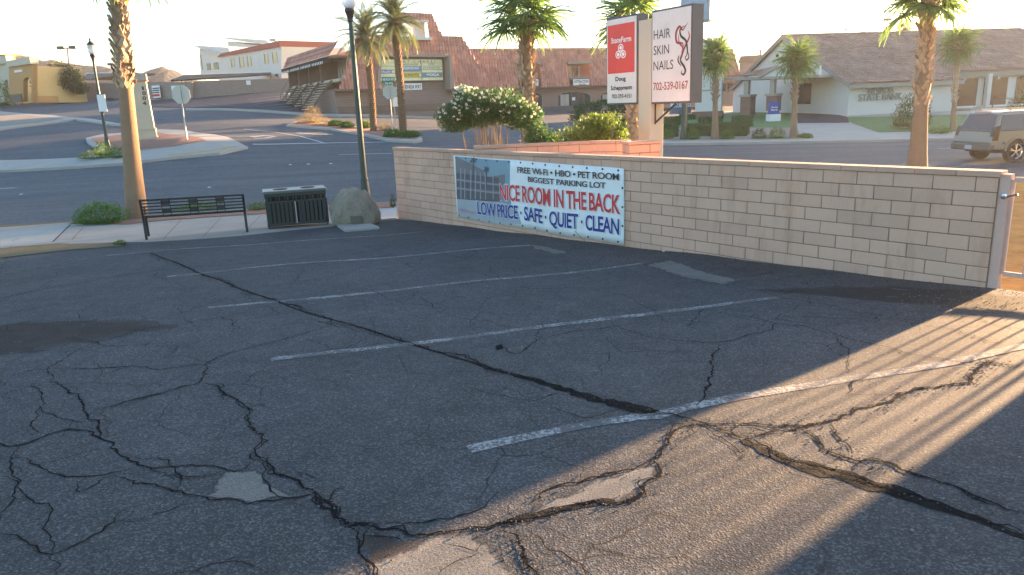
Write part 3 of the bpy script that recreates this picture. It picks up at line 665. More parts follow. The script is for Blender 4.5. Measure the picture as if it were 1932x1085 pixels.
def wall(t, length_u, rows, M_of, ground, start_half=False, cap=True, thick=.15, cap_shift=.45):
    """t: thing empty whose local x runs along the wall, y into it, z = 0 at the top course"""
    n = 0
    for k in range(rows):
        u = 0.; first = True
        while u < length_u-.2:
            L = 1.
            if u == 0 and (k % 2 == 1) != start_half: L = .5
            if u+L > length_u+.26: L = .5
            if -k*BH > ground((u+L/2)*BW)-.03:
                me = random.choice(full if L == 1 else half)
                M = Matrix.Translation((u*BW+J/2, random.uniform(-.0015, .0015), -(k+1)*BH+J/2))
                inst('concrete_block', me, t, M); n += 1
            u += L
    mb = MB(); mb.box((.006, .008, -rows*BH-.1), (length_u*BW+.004, thick-.008, -.004)); c = mb.build('mortar_core', M_mortar, t, world=False)
    if cap:
        u = -cap_shift+.0
        while u < length_u-.05:
            a = max(u, 0)*BW; L = min(u+1, length_u+.06)*BW-a
            if L > .05:
                M = Matrix.Translation((a+J/3, -.02+random.uniform(-.002, .002), .002)) @ Matrix.Diagonal((L/BW, 1, 1, 1)); inst('cap_block', random.choice(capm), t, M)
            u += 1
    return n
tw = thing('block_wall', 'long tan concrete block wall carrying the motel banner along the parking lot', 'wall', (WO[0], WO[1], WTOP), WA)
def gl(s): 
    p = WO+WD*s; return lot_plane(p[0], p[1])-WTOP
nb = wall(tw, 29.5, 12, None, gl)
print('blocks', nb)
# ------------------------------------------------------------------ banner on the wall
WDv = Vector((WD[0], WD[1], 0)); WNv = Vector((WN[0], WN[1], 0)); WOv = Vector((WO[0], WO[1], 0))
def wallhit(px, py):
    w = ray(px, py); k = (WO@WN)/(w[:2]@WN); X = w*k; return float((X[:2]-WO)@WD), float(X[2]+EYE)
def wf(u, z, d):      # banner plane, gently rippled
    rip = .006*math.sin(u*5.1+z*2)+.004*math.sin(u*11+1)
    return WOv+WDv*u-WNv*(.022+rip+d)+Vector((0, 0, z+.010*math.sin(u*3.1)*(1 if z < 0 else .4)))
bn = thing('motel_banner', 'wide vinyl banner reading NICE ROOM IN THE BACK, tied flat on the block wall', 'banner', tuple(WOv+WDv*4.5+Vector((0, 0, .2))))
u0 = wallhit(861, 350)[0]; u1 = wallhit(1179.5, 390)[0]; zt = wallhit(1180, 318)[1]; zt0 = wallhit(861, 293.5)[1]; zb = wallhit(1178.5, 462)[1]; zb0 = wallhit(864, 410)[1]
ZT, ZB = (zt+zt0)/2, (zb+zb0)/2
def bz(u, v): t = (u-u0)/(u1-u0); return (zb0*(1-t)+zb*t)*(1-v)+(zt0*(1-t)+zt*t)*v
mb = MB(); nx, ny = 60, 10
for d in (0,):
    for j in range(ny+1):
        for i in range(nx+1): u = u0+(u1-u0)*i/nx; mb.v.append(tuple(wf(u, bz(u, j/ny), 0)))
for j in range(ny):
    for i in range(nx): a = j*(nx+1)+i; mb.f.append((a, a+1, a+nx+2, a+nx+1))
sheet_o = mb.build('vinyl_sheet', flat('banner_vinyl', (.76, .77, .76)), bn, smooth=True); sm = sheet_o.modifiers.new('s', 'SOLIDIFY'); sm.thickness = .002; sm.offset = 1
# printed picture
def bq(px0, py0, px1, py1):
    a = wallhit(px0, py0); b = wallhit(px1, py1); return a[0], b[1], b[0], a[1]
def poly_px(pts, d, mat, name, sub=True):
    P = [wallhit(*p) for p in pts]
    bm = bmesh.new(); f_ = bm.faces.new([bm.verts.new((p[0], p[1], 0)) for p in P]); bmesh.ops.triangulate(bm, faces=[f_])
    k = min(p[0] for p in P)
    while k < max(p[0] for p in P):
        bmesh.ops.bisect_plane(bm, geom=bm.verts[:]+bm.edges[:]+bm.faces[:], plane_co=(k, 0, 0), plane_no=(1, 0, 0)); k += .08
    mb = MB(); bm.verts.index_update(); mb.v = [tuple(wf(v.co.x, v.co.y, d)) for v in bm.verts]; mb.f = [tuple(v.index for v in f.verts) for f in bm.faces]; bm.free()
    return mb.build(name, mat, bn)
def Zp(x, y): return 840+x/4.521, 260+y/4.521       # coordinates measured in an enlarged crop
Z_ = lambda *pts: [Zp(*p) for p in pts]
poly_px(Z_((97, 158), (560, 195), (560, 390), (575, 590), (115, 560)), .0035, flat('print_sky', (.20, .31, .38)), 'printed_picture')
poly_px(Z_((97, 158), (200, 205), (330, 275), (345, 320), (385, 330), (520, 310), (525, 395), (475, 400), (480, 540), (110, 525)), .006, flat('print_building', (.17, .165, .18)), 'printed_picture')
poly_px(Z_((112, 525), (480, 540), (620, 600), (660, 740), (500, 735), (115, 660)), .006, flat('print_ground', (.36, .38, .41)), 'printed_picture')
for a, b in (((105, 350), (470, 395)), ((108, 425), (475, 465))): poly_px(Z_(a, b, (b[0], b[1]+11), (a[0], a[1]+10)), .009, flat('print_pale', (.27, .28, .30)), 'printed_picture')
for a, b in (((105, 300), (470, 340)), ((108, 370), (475, 408)), ((108, 440), (475, 478))): poly_px(Z_(a, b, (b[0], b[1]+45), (a[0], a[1]+50)), .008, flat('print_dark', (.085, .09, .11)), 'printed_picture')
for x in (140, 175, 225, 262, 305, 350, 415): poly_px(Z_((x, 225+x*.22), (x+9, 225+x*.22), (x+10, 520), (x+1, 520)), .011, flat('print_pale', (.27, .28, .30)), 'printed_picture')
poly_px(Z_((110, 480), (480, 505), (478, 540), (111, 525)), .010, flat('print_dark', (.085, .09, .11)), 'printed_picture')
for cx, cy, b in ((247, 190, 520), (362, 265, 400)):
    poly_px(Z_((cx-3, cy), (cx+4, cy), (cx+6, b), (cx-1, b)), .012, flat('print_dark', (.085, .09, .11)), 'printed_picture')
    poly_px(Z_((cx-26, cy+8), (cx-10, cy-6), (cx-18, cy-24), (cx-2, cy-16), (cx+8, cy-30), (cx+12, cy-12), (cx+30, cy-14), (cx+18, cy+4), (cx+28, cy+24), (cx+8, cy+12), (cx+4, cy+38), (cx-6, cy+14), (cx-22, cy+30)), .012, flat('print_dark', (.085, .09, .11)), 'printed_picture')
NAVY = flat('print_navy', (.012, .035, .24)); REDI = flat('print_red', (.62, .035, .04)); BLK = flat('print_black', (.02, .022, .035)); WHI = flat('print_white', (.80, .81, .81))
def rect(x0, y0, x1, y1):     # crop pixels: top-left of first glyph, bottom-right of last glyph
    a = wallhit(*Zp(x0, y0)); b = wallhit(*Zp(x1, y1)); return (a[0], b[1], b[0], a[1])
def bt(body, r, mat, off, outline=0, sp=.93):
    if outline:
        g_ = (r[3]-r[1])*.035; lettering(body, (r[0]-g_, r[1]-g_, r[2]+g_, r[3]+g_), wf, .0145, WHI, bn, off+outline, space=sp, split=True)
    lettering(body, r, wf, .017, mat, bn, off, space=sp, split=True)
bt('FREE Wi-Fi \u2022 HBO \u2022 PET ROOM', rect(625, 249, 1495, 364), BLK, .014)
bt('BIGGEST PARKING LOT', rect(718, 330, 1382, 434), BLK, .014)
bt('NICE ROOM IN THE BACK', rect(480, 390, 1507, 655), REDI, .024, .03)
bt('LOW PRICE \u00b7 SAFE \u00b7 QUIET \u00b7 CLEAN', rect(283, 535, 1500, 856), NAVY, .024, .03)
lettering('NEVADA INN', rect(132, 605, 268, 650), wf, .012, flat('print_faded_red', (.55, .28, .28)), bn, .01)
mb = MB()
for i in range(14):
    for v in (.03, .97):
        u = u0+(u1-u0)*(i+.25)/13.6; c = wf(u, bz(u, v), .004); mb.prism([(math.cos(a)*.017, math.sin(a)*.017) for a in np.linspace(0, 2*PI, 9)[:-1]], 0, .008, lambda x, z, d, c=c: c+WDv*x+Vector((0, 0, z))-WNv*d)
for v in (.25, .5, .75): c = wf(u1-.03, bz(u1, v), .004); mb.prism([(math.cos(a)*.017, math.sin(a)*.017) for a in np.linspace(0, 2*PI, 9)[:-1]], 0, .008, lambda x, z, d, c=c: c+WDv*x+Vector((0, 0, z))-WNv*d)
mb.build('grommet', M_black, bn)
a = wf(*[wallhit(*Zp(1120, 800))[i] for i in (0, 1)], .03)
mb = MB().tube([wf(*wallhit(*Zp(x, y)), .02) for x, y in ((1120, 790), (1150, 825), (1190, 870), (1240, 905))], .004, 5); mb.build('cord', M_mortar, bn)

# ------------------------------------------------------------------ gate at the wall end
def W3(s, n, z): return WOv+WDv*s+WNv*n+Vector((0, 0, z))
Lw = 29.55*BW; gz0 = lot_plane(*(WO+WD*Lw))
gt = thing('gate', 'pale steel gate of thin upright bars at the right end of the block wall', 'gate', tuple(W3(Lw+.1, .07, gz0)))
ztop = wallhit(1890, 327)[1]-.01
MB().box((0, 0, 0), (1, 1, 1), Matrix(((WD[0]*.10, WN[0]*.10, 0, W3(Lw-.025, .02, 0).x), (WD[1]*.10, WN[1]*.10, 0, W3(Lw-.025, .02, 0).y), (0, 0, ztop-gz0+.1, gz0-.1), (0, 0, 0, 1)))).build('post', M_gate, gt)
s0, s1 = Lw+.10, Lw+1.05; zr0, zr1 = gz0+.17, ztop-.05
mb = MB()
for z in (zr0, zr1): mb.bar(W3(s0, .07, z), W3(s1, .07, z), .035, .045)
mb.bar(W3(s0-.01, .07, zr0), W3(s0-.01, .07, zr1), .03, .04, up=tuple(WNv)); mb.bar(W3(s1, .07, zr0), W3(s1, .07, zr1), .025)
mb.build('gate_frame', M_gate, gt)
k = s0+.17
while k < s1-.05: MB().bar(W3(k, .07, zr0), W3(k, .07, zr1), .014).build('bar', M_gate, gt); k += .125
mb = MB(); mb.bar(W3(s0-.03, .0, gz0+.95), W3(s0+.06, .0, gz0+.98), .02); mb.lathe([(0.022, 0), (.026, .03), (.018, .05)], (0, 0), 8); mb.v = [(v if i < 8 else tuple(Vector(v)+W3(s0-.05, -.03, gz0+.93))) for i, v in enumerate(mb.v)]
mb.build('latch', M_chrome, gt)
MB().bar(W3(s1+.085, .07, gz0-.1), W3(s1+.085, .07, ztop+.1), .03).build('post', M_gate, gt)
# the wall goes on beyond the gate, out of frame
tw2 = thing('block_wall', 'further length of tan block wall on the far side of the gate, just out of frame', 'wall', tuple(W3(Lw+1.235, 0, WTOP+.12)), WA)
mb = MB(); mb.box((0, .0, -1.9), (8.2, .15, 0)); mb.box((-.0, -.02, .001), (8.22, .17, .055)); mb.build('wall_face', M_block, tw2, world=False)

# ------------------------------------------------------------------ planter wall behind
pw = Vector((-.62, 14.25)); pc = Vector((1.75, 14.42)); pe = Vector((2.30, 14.12))
ang = math.atan2(pc.y-pw.y, pc.x-pw.x); pt = thing('planter_wall', 'low tan block planter wall behind the banner wall, turning a corner to the sign pole', 'wall', (pw.x, pw.y, EYE-.80), ang)
wall(pt, (pc-pw).length/BW, 9, None, lambda s: -1.3, cap_shift=.5)
ang2 = math.atan2(pe.y-pc.y, pe.x-pc.x)
def place_local(fn):
    pass
# second leg and pillar: built in the same thing with their own local transform
Ml = Matrix.Rotation(ang2-ang, 4, 'Z'); off = Matrix.Translation(((pc-pw).length-.02, .0, 0)) @ Ml
def leg(off, n_u, thick=1., rows=8, start=False):
    for k in range(rows):
        u = 0.
        while u < n_u-.2:
            L = 1. if not (u == 0 and (k % 2 == 1) != start) else .5
            if u+L > n_u+.26: L = .5
            inst('concrete_block', random.choice(full if L == 1 else half), pt, off @ Matrix.Translation((u*BW+J/2, 0, -(k+1)*BH+J/2)) @ Matrix.Diagonal((1, thick, 1, 1))); u += L
leg(off, 1.5); 
mb = MB().box((.006, .01, -1.35), (1.5*BW-.006, .14, -.004), off); mb.build('mortar_core', M_mortar, pt, world=False)
inst('cap_block', capm[0], pt, off @ Matrix.Translation((0, -.02, .002))); inst('cap_block', capm[1], pt, off @ Matrix.Translation((BW, -.02, .002)) @ Matrix.Diagonal((.6, 1, 1, 1)))
po = Matrix.Translation(((Vector((2.24, 13.62))-pw).length*0, 0, 0))
Pm = Matrix.Translation(Vector((2.24-pw.x, 13.60-pw.y, 0))) ; Pm = Matrix.Rotation(-ang, 4, 'Z') @ Pm @ Matrix.Rotation(math.radians(12), 4, 'Z')
for k in range(8):
    lay = ((0, 0, full), (BW, 0, half)) if k % 2 == 0 else ((0, 0, half), (BW/2, 0, full))
    for x, y, ms in lay: inst('concrete_block', random.choice(ms), pt, Pm @ Matrix.Translation((x+J/2, y, -(k+1)*BH+J/2)) @ Matrix.Diagonal((1, 2.6, 1, 1)))
MB().box((.008, .01, -1.3), (1.5*BW-.008, .37, -.004), Pm).build('mortar_core', M_mortar, pt, world=False)
inst('cap_block', capm[0], pt, Pm @ Matrix.Translation((-.02, -.02, .002)) @ Matrix.Diagonal((1.6, 2.3, .8, 1)))

# ------------------------------------------------------------------ the big pole sign
A2 = at(1145, 100, 17.2); B2 = at(1304, 100, 14.9); sdv = Vector((B2.x-A2.x, B2.y-A2.y, 0)); SL_ = sdv.length; sdv.normalize(); snv = Vector((-sdv.y, sdv.x, 0))   # snv points away
if snv.y < 0: snv = -snv
def signu(px):
    w = ray(px, 100); o = np.array([A2.x, A2.y]); n_ = np.array([snv.x, snv.y]); k = (o@n_)/(w[:2]@n_); X = w[:2]*k; return float((X-o)@np.array([sdv.x, sdv.y])), k
def signz(px, py): return at(px, py, signu(px)[1]).z
def SF(u, z, d): return Vector((A2.x, A2.y, 0))+sdv*u-snv*d+Vector((0, 0, z))
uL0, uL1, uP0, uP1, uR0, uR1 = 0, signu(1203)[0], signu(1206)[0], signu(1231)[0], signu(1229)[0], SL_
sg = thing('pylon_sign', 'two panel pole sign on a cream post, HAIR SKIN NAILS beside a red panel', 'sign', tuple(SF(uP0+.1, lot_plane(2.5, 16), .1)))
zt1 = signz(1203, 28); zb1 = signz(1203, 196); zt1 = (zt1+signz(1146, 38))/2; zb1 = (zb1+signz(1147, 194))/2
zt2 = (signz(1230, 21)+signz(1304, 12))/2; zb2 = (signz(1230, 193)+signz(1303, 192))/2
def bx3(u0, z0, u1, z1, d0, d1): return MB().prism([(u0, z0), (u1, z0), (u1, z1), (u0, z1)], d0, d1, SF)
M_sgf = flat('sign_cabinet', (.07, .075, .09), .5)
bx3(uP0, lot_plane(2.5, 16)-.2, uP1-.02, zt2-.12, -.34, .02).build('pole', pm('cream_post', (.52, .47, .37), .6, .06, 1, 30, .05), sg, bevel=.01)
for nm, a0, z0, a1, z1 in (('left', uL0-.02, zb1, uL1, zt1), ('right', uR0, zb2, uR1+.02, zt2)):
    cb = bx3(a0, z0-.03, a1, z1+.03, -.30, 0).build('cabinet', M_sgf, sg, bevel=.012)
    bx3(a0+.035, z0+.01, a1-.035, z1-.01, 0, .008).build('panel', flat('sign_face', (.66, .65, .64), .3), cb)
lw = uL1-uL0; ra = (uL0+.05, zb1+(zt1-zb1)*.36, uL1-.09, zt1-(zt1-zb1)*.07)
bx3(*ra, .008, .013).build('panel', flat('sign_red', (.62, .03, .035), .3), sg)
lettering('StateFarm', (ra[0]+.12*lw, ra[1]+(ra[3]-ra[1])*.625, ra[2]-.1*lw, ra[1]+(ra[3]-ra[1])*.74), SF, .016, flat('sign_white', (.8, .8, .8)), sg, .02, split=True)
mb = MB(); cx = (ra[0]+ra[2])/2; cz = ra[1]+(ra[3]-ra[1])*.45; R0 = .095*(ra[3]-ra[1])/1.05
for dx, dz in ((0, R0*.75), (-R0*.95, -R0*.75), (R0*.95, -R0*.75)):
    for r1, r2 in ((R0, R0*.72), (R0*.48, 0.001)):
        n_ = 20; b0 = len(mb.v)
        for k in range(n_): a = 2*PI*k/n_; mb.v += [tuple(SF(cx+dx+math.cos(a)*r1, cz+dz+math.sin(a)*r1*.9, .016)), tuple(SF(cx+dx+math.cos(a)*r2, cz+dz+math.sin(a)*r2*.9, .016))]
        for k in range(n_): k2 = (k+1) % n_; mb.f.append((b0+2*k, b0+2*k2, b0+2*k2+1, b0+2*k+1))
mb.build('logo', flat('sign_white', (.8, .8, .8)), sg)
H1 = zt1-zb1; DK = flat('sign_ink', (.035, .035, .04))
lettering('Doug', (uL0+lw*.30, zb1+H1*.25, uL0+lw*.64, zb1+H1*.32), SF, .012, DK, sg, .03)
lettering('Scheppmann', (uL0+lw*.14, zb1+H1*.145, uL0+lw*.84, zb1+H1*.215), SF, .012, DK, sg, .03)
lettering('702-293-4151', (uL0+lw*.17, zb1+H1*.062, uL0+lw*.82, zb1+H1*.112), SF, .012, DK, sg, .02)
H2 = zt2-zb2; w2 = uR1-uR0; RB = flat('sign_maroon', (.30, .05, .05))
for body, z0, z1, x1 in (('HAIR', .70, .80, .50), ('SKIN', .53, .63, .47), ('NAILS', .36, .46, .58)): lettering(body, (uR0+w2*.07, zb2+H2*z0, uR0+w2*x1, zb2+H2*z1), SF, .012, DK, sg, .0, split=True)
lettering('702-539-0167', (uR0+w2*.07, zb2+H2*.135, uR0+w2*.95, zb2+H2*.225), SF, .012, RB, sg, .012, split=True)
def swirl(pts, w, mat):
    P = [Vector((uR0+w2*x, 0, zb2+H2*z)) for x, z in pts]; Q = []
    for i in range(len(P)-1):
        p0, p1, p2, p3 = P[max(i-1, 0)], P[i], P[i+1], P[min(i+2, len(P)-1)]
        for k in range(6):
            t = k/6; Q.append(.5*((2*p1)+(-p0+p2)*t+(2*p0-5*p1+4*p2-p3)*t*t+(-p0+3*p1-3*p2+p3)*t**3))
    Q.append(P[-1]); mb = MB(); n_ = len(Q)
    for i, q in enumerate(Q):
        d = (Q[min(i+1, n_-1)]-Q[max(i-1, 0)]).normalized(); nn = Vector((-d.z, 0, d.x)); ww = w*math.sin(PI*min(1, (i+.6)/n_))*.5+.002
        for s_ in (1, -1): x = q+nn*ww*s_; mb.v.append(tuple(SF(x.x, x.z, .012)))
    for i in range(n_-1): mb.f.append((2*i, 2*i+1, 2*i+3, 2*i+2))
    mb.build('logo', mat, sg)
for pts, w, mt in (([(.92, .83), (.80, .76), (.72, .80), (.64, .74), (.66, .64), (.80, .62), (.82, .56)], .05, RB), ([(.86, .80), (.74, .77), (.76, .70), (.88, .64), (.92, .52), (.86, .46)], .045, DK),
                   ([(.93, .74), (.96, .68), (.88, .60), (.80, .52), (.74, .46)], .04, RB), ([(.88, .60), (.80, .50), (.76, .44), (.84, .38), (.88, .33), (.84, .29), (.78, .31), (.81, .34)], .045, DK),
                   ([(.70, .72), (.72, .63), (.80, .58), (.78, .52)], .03, RB), ([(.72, .50), (.70, .44), (.78, .38)], .03, DK), ([(.92, .54), (.96, .47), (.90, .44), (.87, .48)], .025, DK)): swirl(pts, w, mt)
mb = MB().bar(SF(uR0+.02, zb2-.03, -.1), SF(uR0+.02, zb2-.45, -.1), .03); mb.bar(SF(uR0+.02, zb2-.42, -.1), SF(uR0+w2*.55, zb2-.04, -.1), .03); mb.build('bracket', M_black, sg)
bx3(uL0+.02, zt1+.03, uL0+.2, zt1+.07, -.25, -.05).build('cabinet_trim', M_sgf, sg)

# ------------------------------------------------------------------ street lamps
def lamp(name, loc, H, label, group='green street lamps with acorn globes'):
    t = thing(name, label, 'street lamp', loc, 0, group); k = H/4.75
    mb = MB(); prof = [(.19, 0), (.19, .05), (.17, .10), (.155, .18), (.14, .35), (.115, .6), (.10, .75), (.105, .80), (.085, .86)]
    mb.lathe([(r, z) for r, z in prof]+[(.080, 1.2), (.056, H-.32), (.055, H-.30)], n=16); mb.build('pole', M_green, t, world=False, smooth=False)
    MB().lathe([(.058, H-.30), (.075, H-.27), (.07, H-.22), (.095, H-.12), (.125, H-.04), (.125, H), (.10, H+.02)], n=16).build('collar', M_black, t, world=False)
    mg, nt, b = (MATS.get('globe'), None, None) if 'globe' in MATS else newmat('globe')
    if b: b.inputs['Base Color'].default_value = (.85, .85, .82, 1); b.inputs['Roughness'].default_value = .3; b.inputs['Transmission Weight'].default_value = .6; b.inputs['Subsurface Weight'].default_value = .3; MATS['globe'] = mg
    MB().lathe([(.10, H+.02), (.17, H+.10), (.195, H+.22), (.18, H+.36), (.14, H+.46)], n=20).build('globe', mg, t, smooth=True, world=False)
    MB().lathe([(.20, H+.44), (.19, H+.47), (.11, H+.56), (.05, H+.62), (.04, H+.68), (.055, H+.70), (.02, H+.76), (.005, H+.84)], n=16).build('cap', M_black, t, world=False)
    return t
LN = Vector(lp(692, 396)); zl = lot_plane(*LN)
Hn = at(650, 18, LN.y).z-zl
lamp('street_lamp', (LN.x, LN.y, zl), Hn, 'dark green street lamp rising behind the boulder beside the litter bins')
lf_ = hit_tps(206, 292, .13); Hf = at(172, 103, lf_.y).z-(lf_.z); l2 = lamp('street_lamp', tuple(lf_), Hf, 'green street lamp with a blank white notice on its pole, across the street')
nm_ = at(192, 195, lf_.y-.15); MB().box((nm_.x-.19, nm_.y, nm_.z-.40), (nm_.x+.21, nm_.y+.02, nm_.z+.42)).build('notice', M_white, l2)
lr_ = hit_tps(1288, 263, .13); lamp('street_lamp', tuple(lr_), Hf, 'street lamp seen under the pole sign, standing in the hedges across the street')

# ------------------------------------------------------------------ bench
bl, br = Vector(lp(277, 453)), Vector(lp(467, 439)); ba = math.atan2(br.y-bl.y, br.x-bl.x); BL = (br-bl).length; bz0 = lot_plane(*bl)+.01
bh = at(263, 376, bl.y).z-bz0
be = thing('park_bench', 'black metal slatted bench seen from behind, facing the street', 'bench', (bl.x, bl.y, bz0), ba)
tilt = lot_plane(*br)-lot_plane(*bl)
def bp(x, y, z): return Vector((x, y, z+tilt*x/BL))
lean = lambda z: -.10*(z-.40)/.42 if z > .40 else 0.
for x in (0., BL):
    MB().bar(bp(x, lean(0)+.0, 0), bp(x, .02, .42), .045).build('leg', M_black, be, world=False)
    MB().bar(bp(x, .46, 0), bp(x, .44, .44), .045).build('leg', M_black, be, world=False)
    MB().bar(bp(x, .02, .40), bp(x, lean(bh), bh), .045).build('back_post', M_black, be, world=False)
    MB().bar(bp(x, .02, .42), bp(x, .46, .42), .04).bar(bp(x, -.05, .62), bp(x, .42, .62), .035).bar(bp(x, .42, .42), bp(x, .42, .62), .03).build('armrest', M_black, be, world=False)
ns = 6
for i in range(ns):
    z = .455+(bh-.475)*i/(ns-1); MB().bar(bp(0, lean(z), z), bp(BL, lean(z), z), .018, .040 if i == ns-1 else .027).build('slat', M_black, be, world=False)
for i in range(7):
    y = .06+.36*i/6; MB().bar(bp(0, y, .425), bp(BL, y, .425), .04, .02).build('slat', M_black, be, world=False)
for fx in (.235, .5, .765):
    mb = MB()
    for dx in (-.075, .075): mb.bar(bp(fx*BL+dx, lean(.43)-.012, .43), bp(fx*BL+dx, lean(bh)-.012, bh), .016)
    mb.build('back_post', M_black, be, world=False)
    for z0 in (.53, .70): MB().box((0, 0, 0), (.15, .012, .085), Matrix.Translation(bp(fx*BL-.075, lean(z0)-.02, z0-.035))).build('panel', M_black, be, world=False)

# ------------------------------------------------------------------ twin litter bin
tl, tr = Vector(lp(507, 433)), Vector(lp(620, 425)); ta = math.atan2(tr.y-tl.y, tr.x-tl.x); TL = (tr-tl).length; tz = lot_plane(*tl)
th = at(499, 364, tl.y).z-tz
lb = thing('litter_bin', 'dark green twin litter bin with upright slats beside the boulder', 'litter bin', (tl.x, tl.y, tz), ta)
M_bin = pm('bin_green', (.014, .036, .036), .45, .2, 3, 60, .05); TD = .62
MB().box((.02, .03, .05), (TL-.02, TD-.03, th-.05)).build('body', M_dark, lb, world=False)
mb = MB()
for x in (0, TL-.04):
    for y in (0, TD-.04): mb.box((x, y, 0), (x+.04, y+.04, th-.03))
mb.build('frame', M_bin, lb, world=False)
mb = MB(); mb.box((-.03, -.03, th-.035), (TL+.03, TD+.03, th+.02)); top = mb.build('lid', pm('bin_top', (.11, .12, .12), .35, .1, 3, 40, 0), lb, world=False, bevel=.01)
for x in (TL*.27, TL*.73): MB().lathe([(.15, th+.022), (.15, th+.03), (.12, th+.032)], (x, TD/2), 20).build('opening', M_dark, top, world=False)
mb = MB()
for z0, z1 in ((th-.10, th-.035), (th-.235, th-.20), (.05, .10)): mb.box((0, -.012, z0), (TL, .02, z1)); mb.box((-.012, 0, z0), (.02, TD, z1)); mb.box((TL-.02, 0, z0), (TL+.012, TD, z1))
mb.build('rail', M_bin, lb, world=False)
nsl = 14
for i in range(nsl):
    x = .04+(TL-.12)*i/(nsl-1)
    if i == nsl//2: x += .02
    MB().box((x-.005, -.028, .06), (x+.052, -.012, th-.21)).build('slat', M_bin, lb, world=False)
    if i % 2 == 0: MB().box((x+.0, -.02, th-.2), (x+.018, -.01, th-.10)).box((x+.05, -.02, th-.185), (x+.085, -.01, th-.115)).build('fret', M_bin, lb, world=False)
for i in range(6):
    y = .05+(TD-.15)*i/5
    MB().box((TL+.012, y, .06), (TL+.026, y+.055, th-.21)).build('slat', M_bin, lb, world=False)
MB().box((TL*.47, -.03, .09), (TL*.47+.022, -.012, th-.22)).build('door_gap', pm('pale_strip', (.36, .37, .36)), lb, world=False)
mb = MB().box((TL-.22, -.05, .03), (TL+.02, -.03, .055)); mb.build('toe_rail', M_chrome, lb, world=False)

# ------------------------------------------------------------------ boulder and its pad
rk = Vector(lp(664, 426)); rz = lot_plane(*rk); rw = .47; rh = at(660, 352, rk.y+.25).z-rz
bm = bmesh.new(); bmesh.ops.create_icosphere(bm, subdivisions=5, radius=1)
for v in bm.verts:
    p = v.co.copy(); d = noise.noise(p*1.3+Vector((3, 1, 2)))*.22+noise.noise(p*3.1)*.10+noise.noise(p*8)*.035+noise.noise(p*19)*.018
    q = p*(1+d)
    e = .55
    q = Vector((math.copysign(abs(q.x)**.75, q.x), math.copysign(abs(q.y)**.8, q.y), q.z))
    zz = (q.z+.35)/1.35; taper = 1-.22*max(0, zz)**1.8
    for nrm, dd in ((Vector((-.75, -.3, .55)), .86), (Vector((.7, -.35, .6)), .88), (Vector((.15, -.9, .35)), .9), (Vector((-.1, .2, 1)), .93)):
        nrm = nrm.normalized(); k = q.dot(nrm)-dd
        if k > 0: q -= nrm*k*.8
    v.co = Vector((q.x*rw*1.08*taper, q.y*.42*taper, max(-.0, zz*rh*1.0)))
me = bpy.data.meshes.new('boulder'); bm.to_mesh(me); bm.free()
for p in me.polygons: p.use_smooth = True
me.materials.append(pm('boulder_stone', (.29, .24, .18), .9, .42, 4, 24, 1., .04)); bo = bpy.data.objects.new('boulder', me); COL.objects.link(bo); bo.location = (rk.x, rk.y+.36, rz); bo.rotation_euler = (0, 0, .3)
tag(bo, 'smooth grey artificial boulder between the litter bin and the wall end', 'boulder')
MB().box((-.13, -.46, .07), (.10, -.42, .21)).build('plaque', pm('plq', (.13, .12, .10), .9, .1), bo, world=False)
sheet('boulder_pad', [lp(636, 428), lp(652, 437), lp(716, 432), lp(702, 425), lp(690, 420), lp(640, 420)], .045, M_conc, .3, lotz, skirt=.06)
sheet('kerb_stub', [lp(704, 417), lp(748, 413.5), lp(748, 394), lp(700, 396)], .03, pm('pale_kerb', (.42, .40, .37), .85, .1), .3, lot_plane, skirt=.06)
# ------------------------------------------------------------------ vegetation
M_fan = leafmat('fan_leaf', (.08, .16, .06), (.16, .24, .08), .5)
M_fan_far = leafmat('fan_leaf_hazy', (.08, .16, .07), (.16, .24, .09), .5)
M_date = leafmat('date_leaf', (.075, .105, .065), (.12, .14, .08), .35)
M_olea = leafmat('oleander_leaf', (.03, .085, .035), (.06, .13, .05), .35)
M_yel = leafmat('yellow_green_leaf', (.07, .135, .03), (.14, .19, .045), .45)
M_low = leafmat('low_shrub_leaf', (.055, .13, .03), (.11, .20, .045), .4)
M_hedge = leafmat('hedge_leaf', (.035, .085, .03), (.06, .12, .04), .25)
M_tree = leafmat('acacia_leaf', (.07, .09, .035), (.13, .14, .05), .35)
M_dry = leafmat('dry_grass', (.22, .16, .09), (.32, .24, .13), .3)
M_flower = leafmat('white_flower', (.62, .66, .60), (.75, .78, .70), .2)
M_stem = pm('tan_stem', (.17, .14, .105), .9, .4, 4, 60, .2)
M_trunk = pm('palm_trunk', (.30, .19, .115), .95, .18, 3, 60, .9, .02)
M_boot = pm('palm_leaf_base', (.50, .36, .24), .95, .35, 5, 50, .7, .015, rnd=.5)
M_datet = pm('date_trunk', (.25, .155, .09), .95, .3, 5, 60, .8, .02)
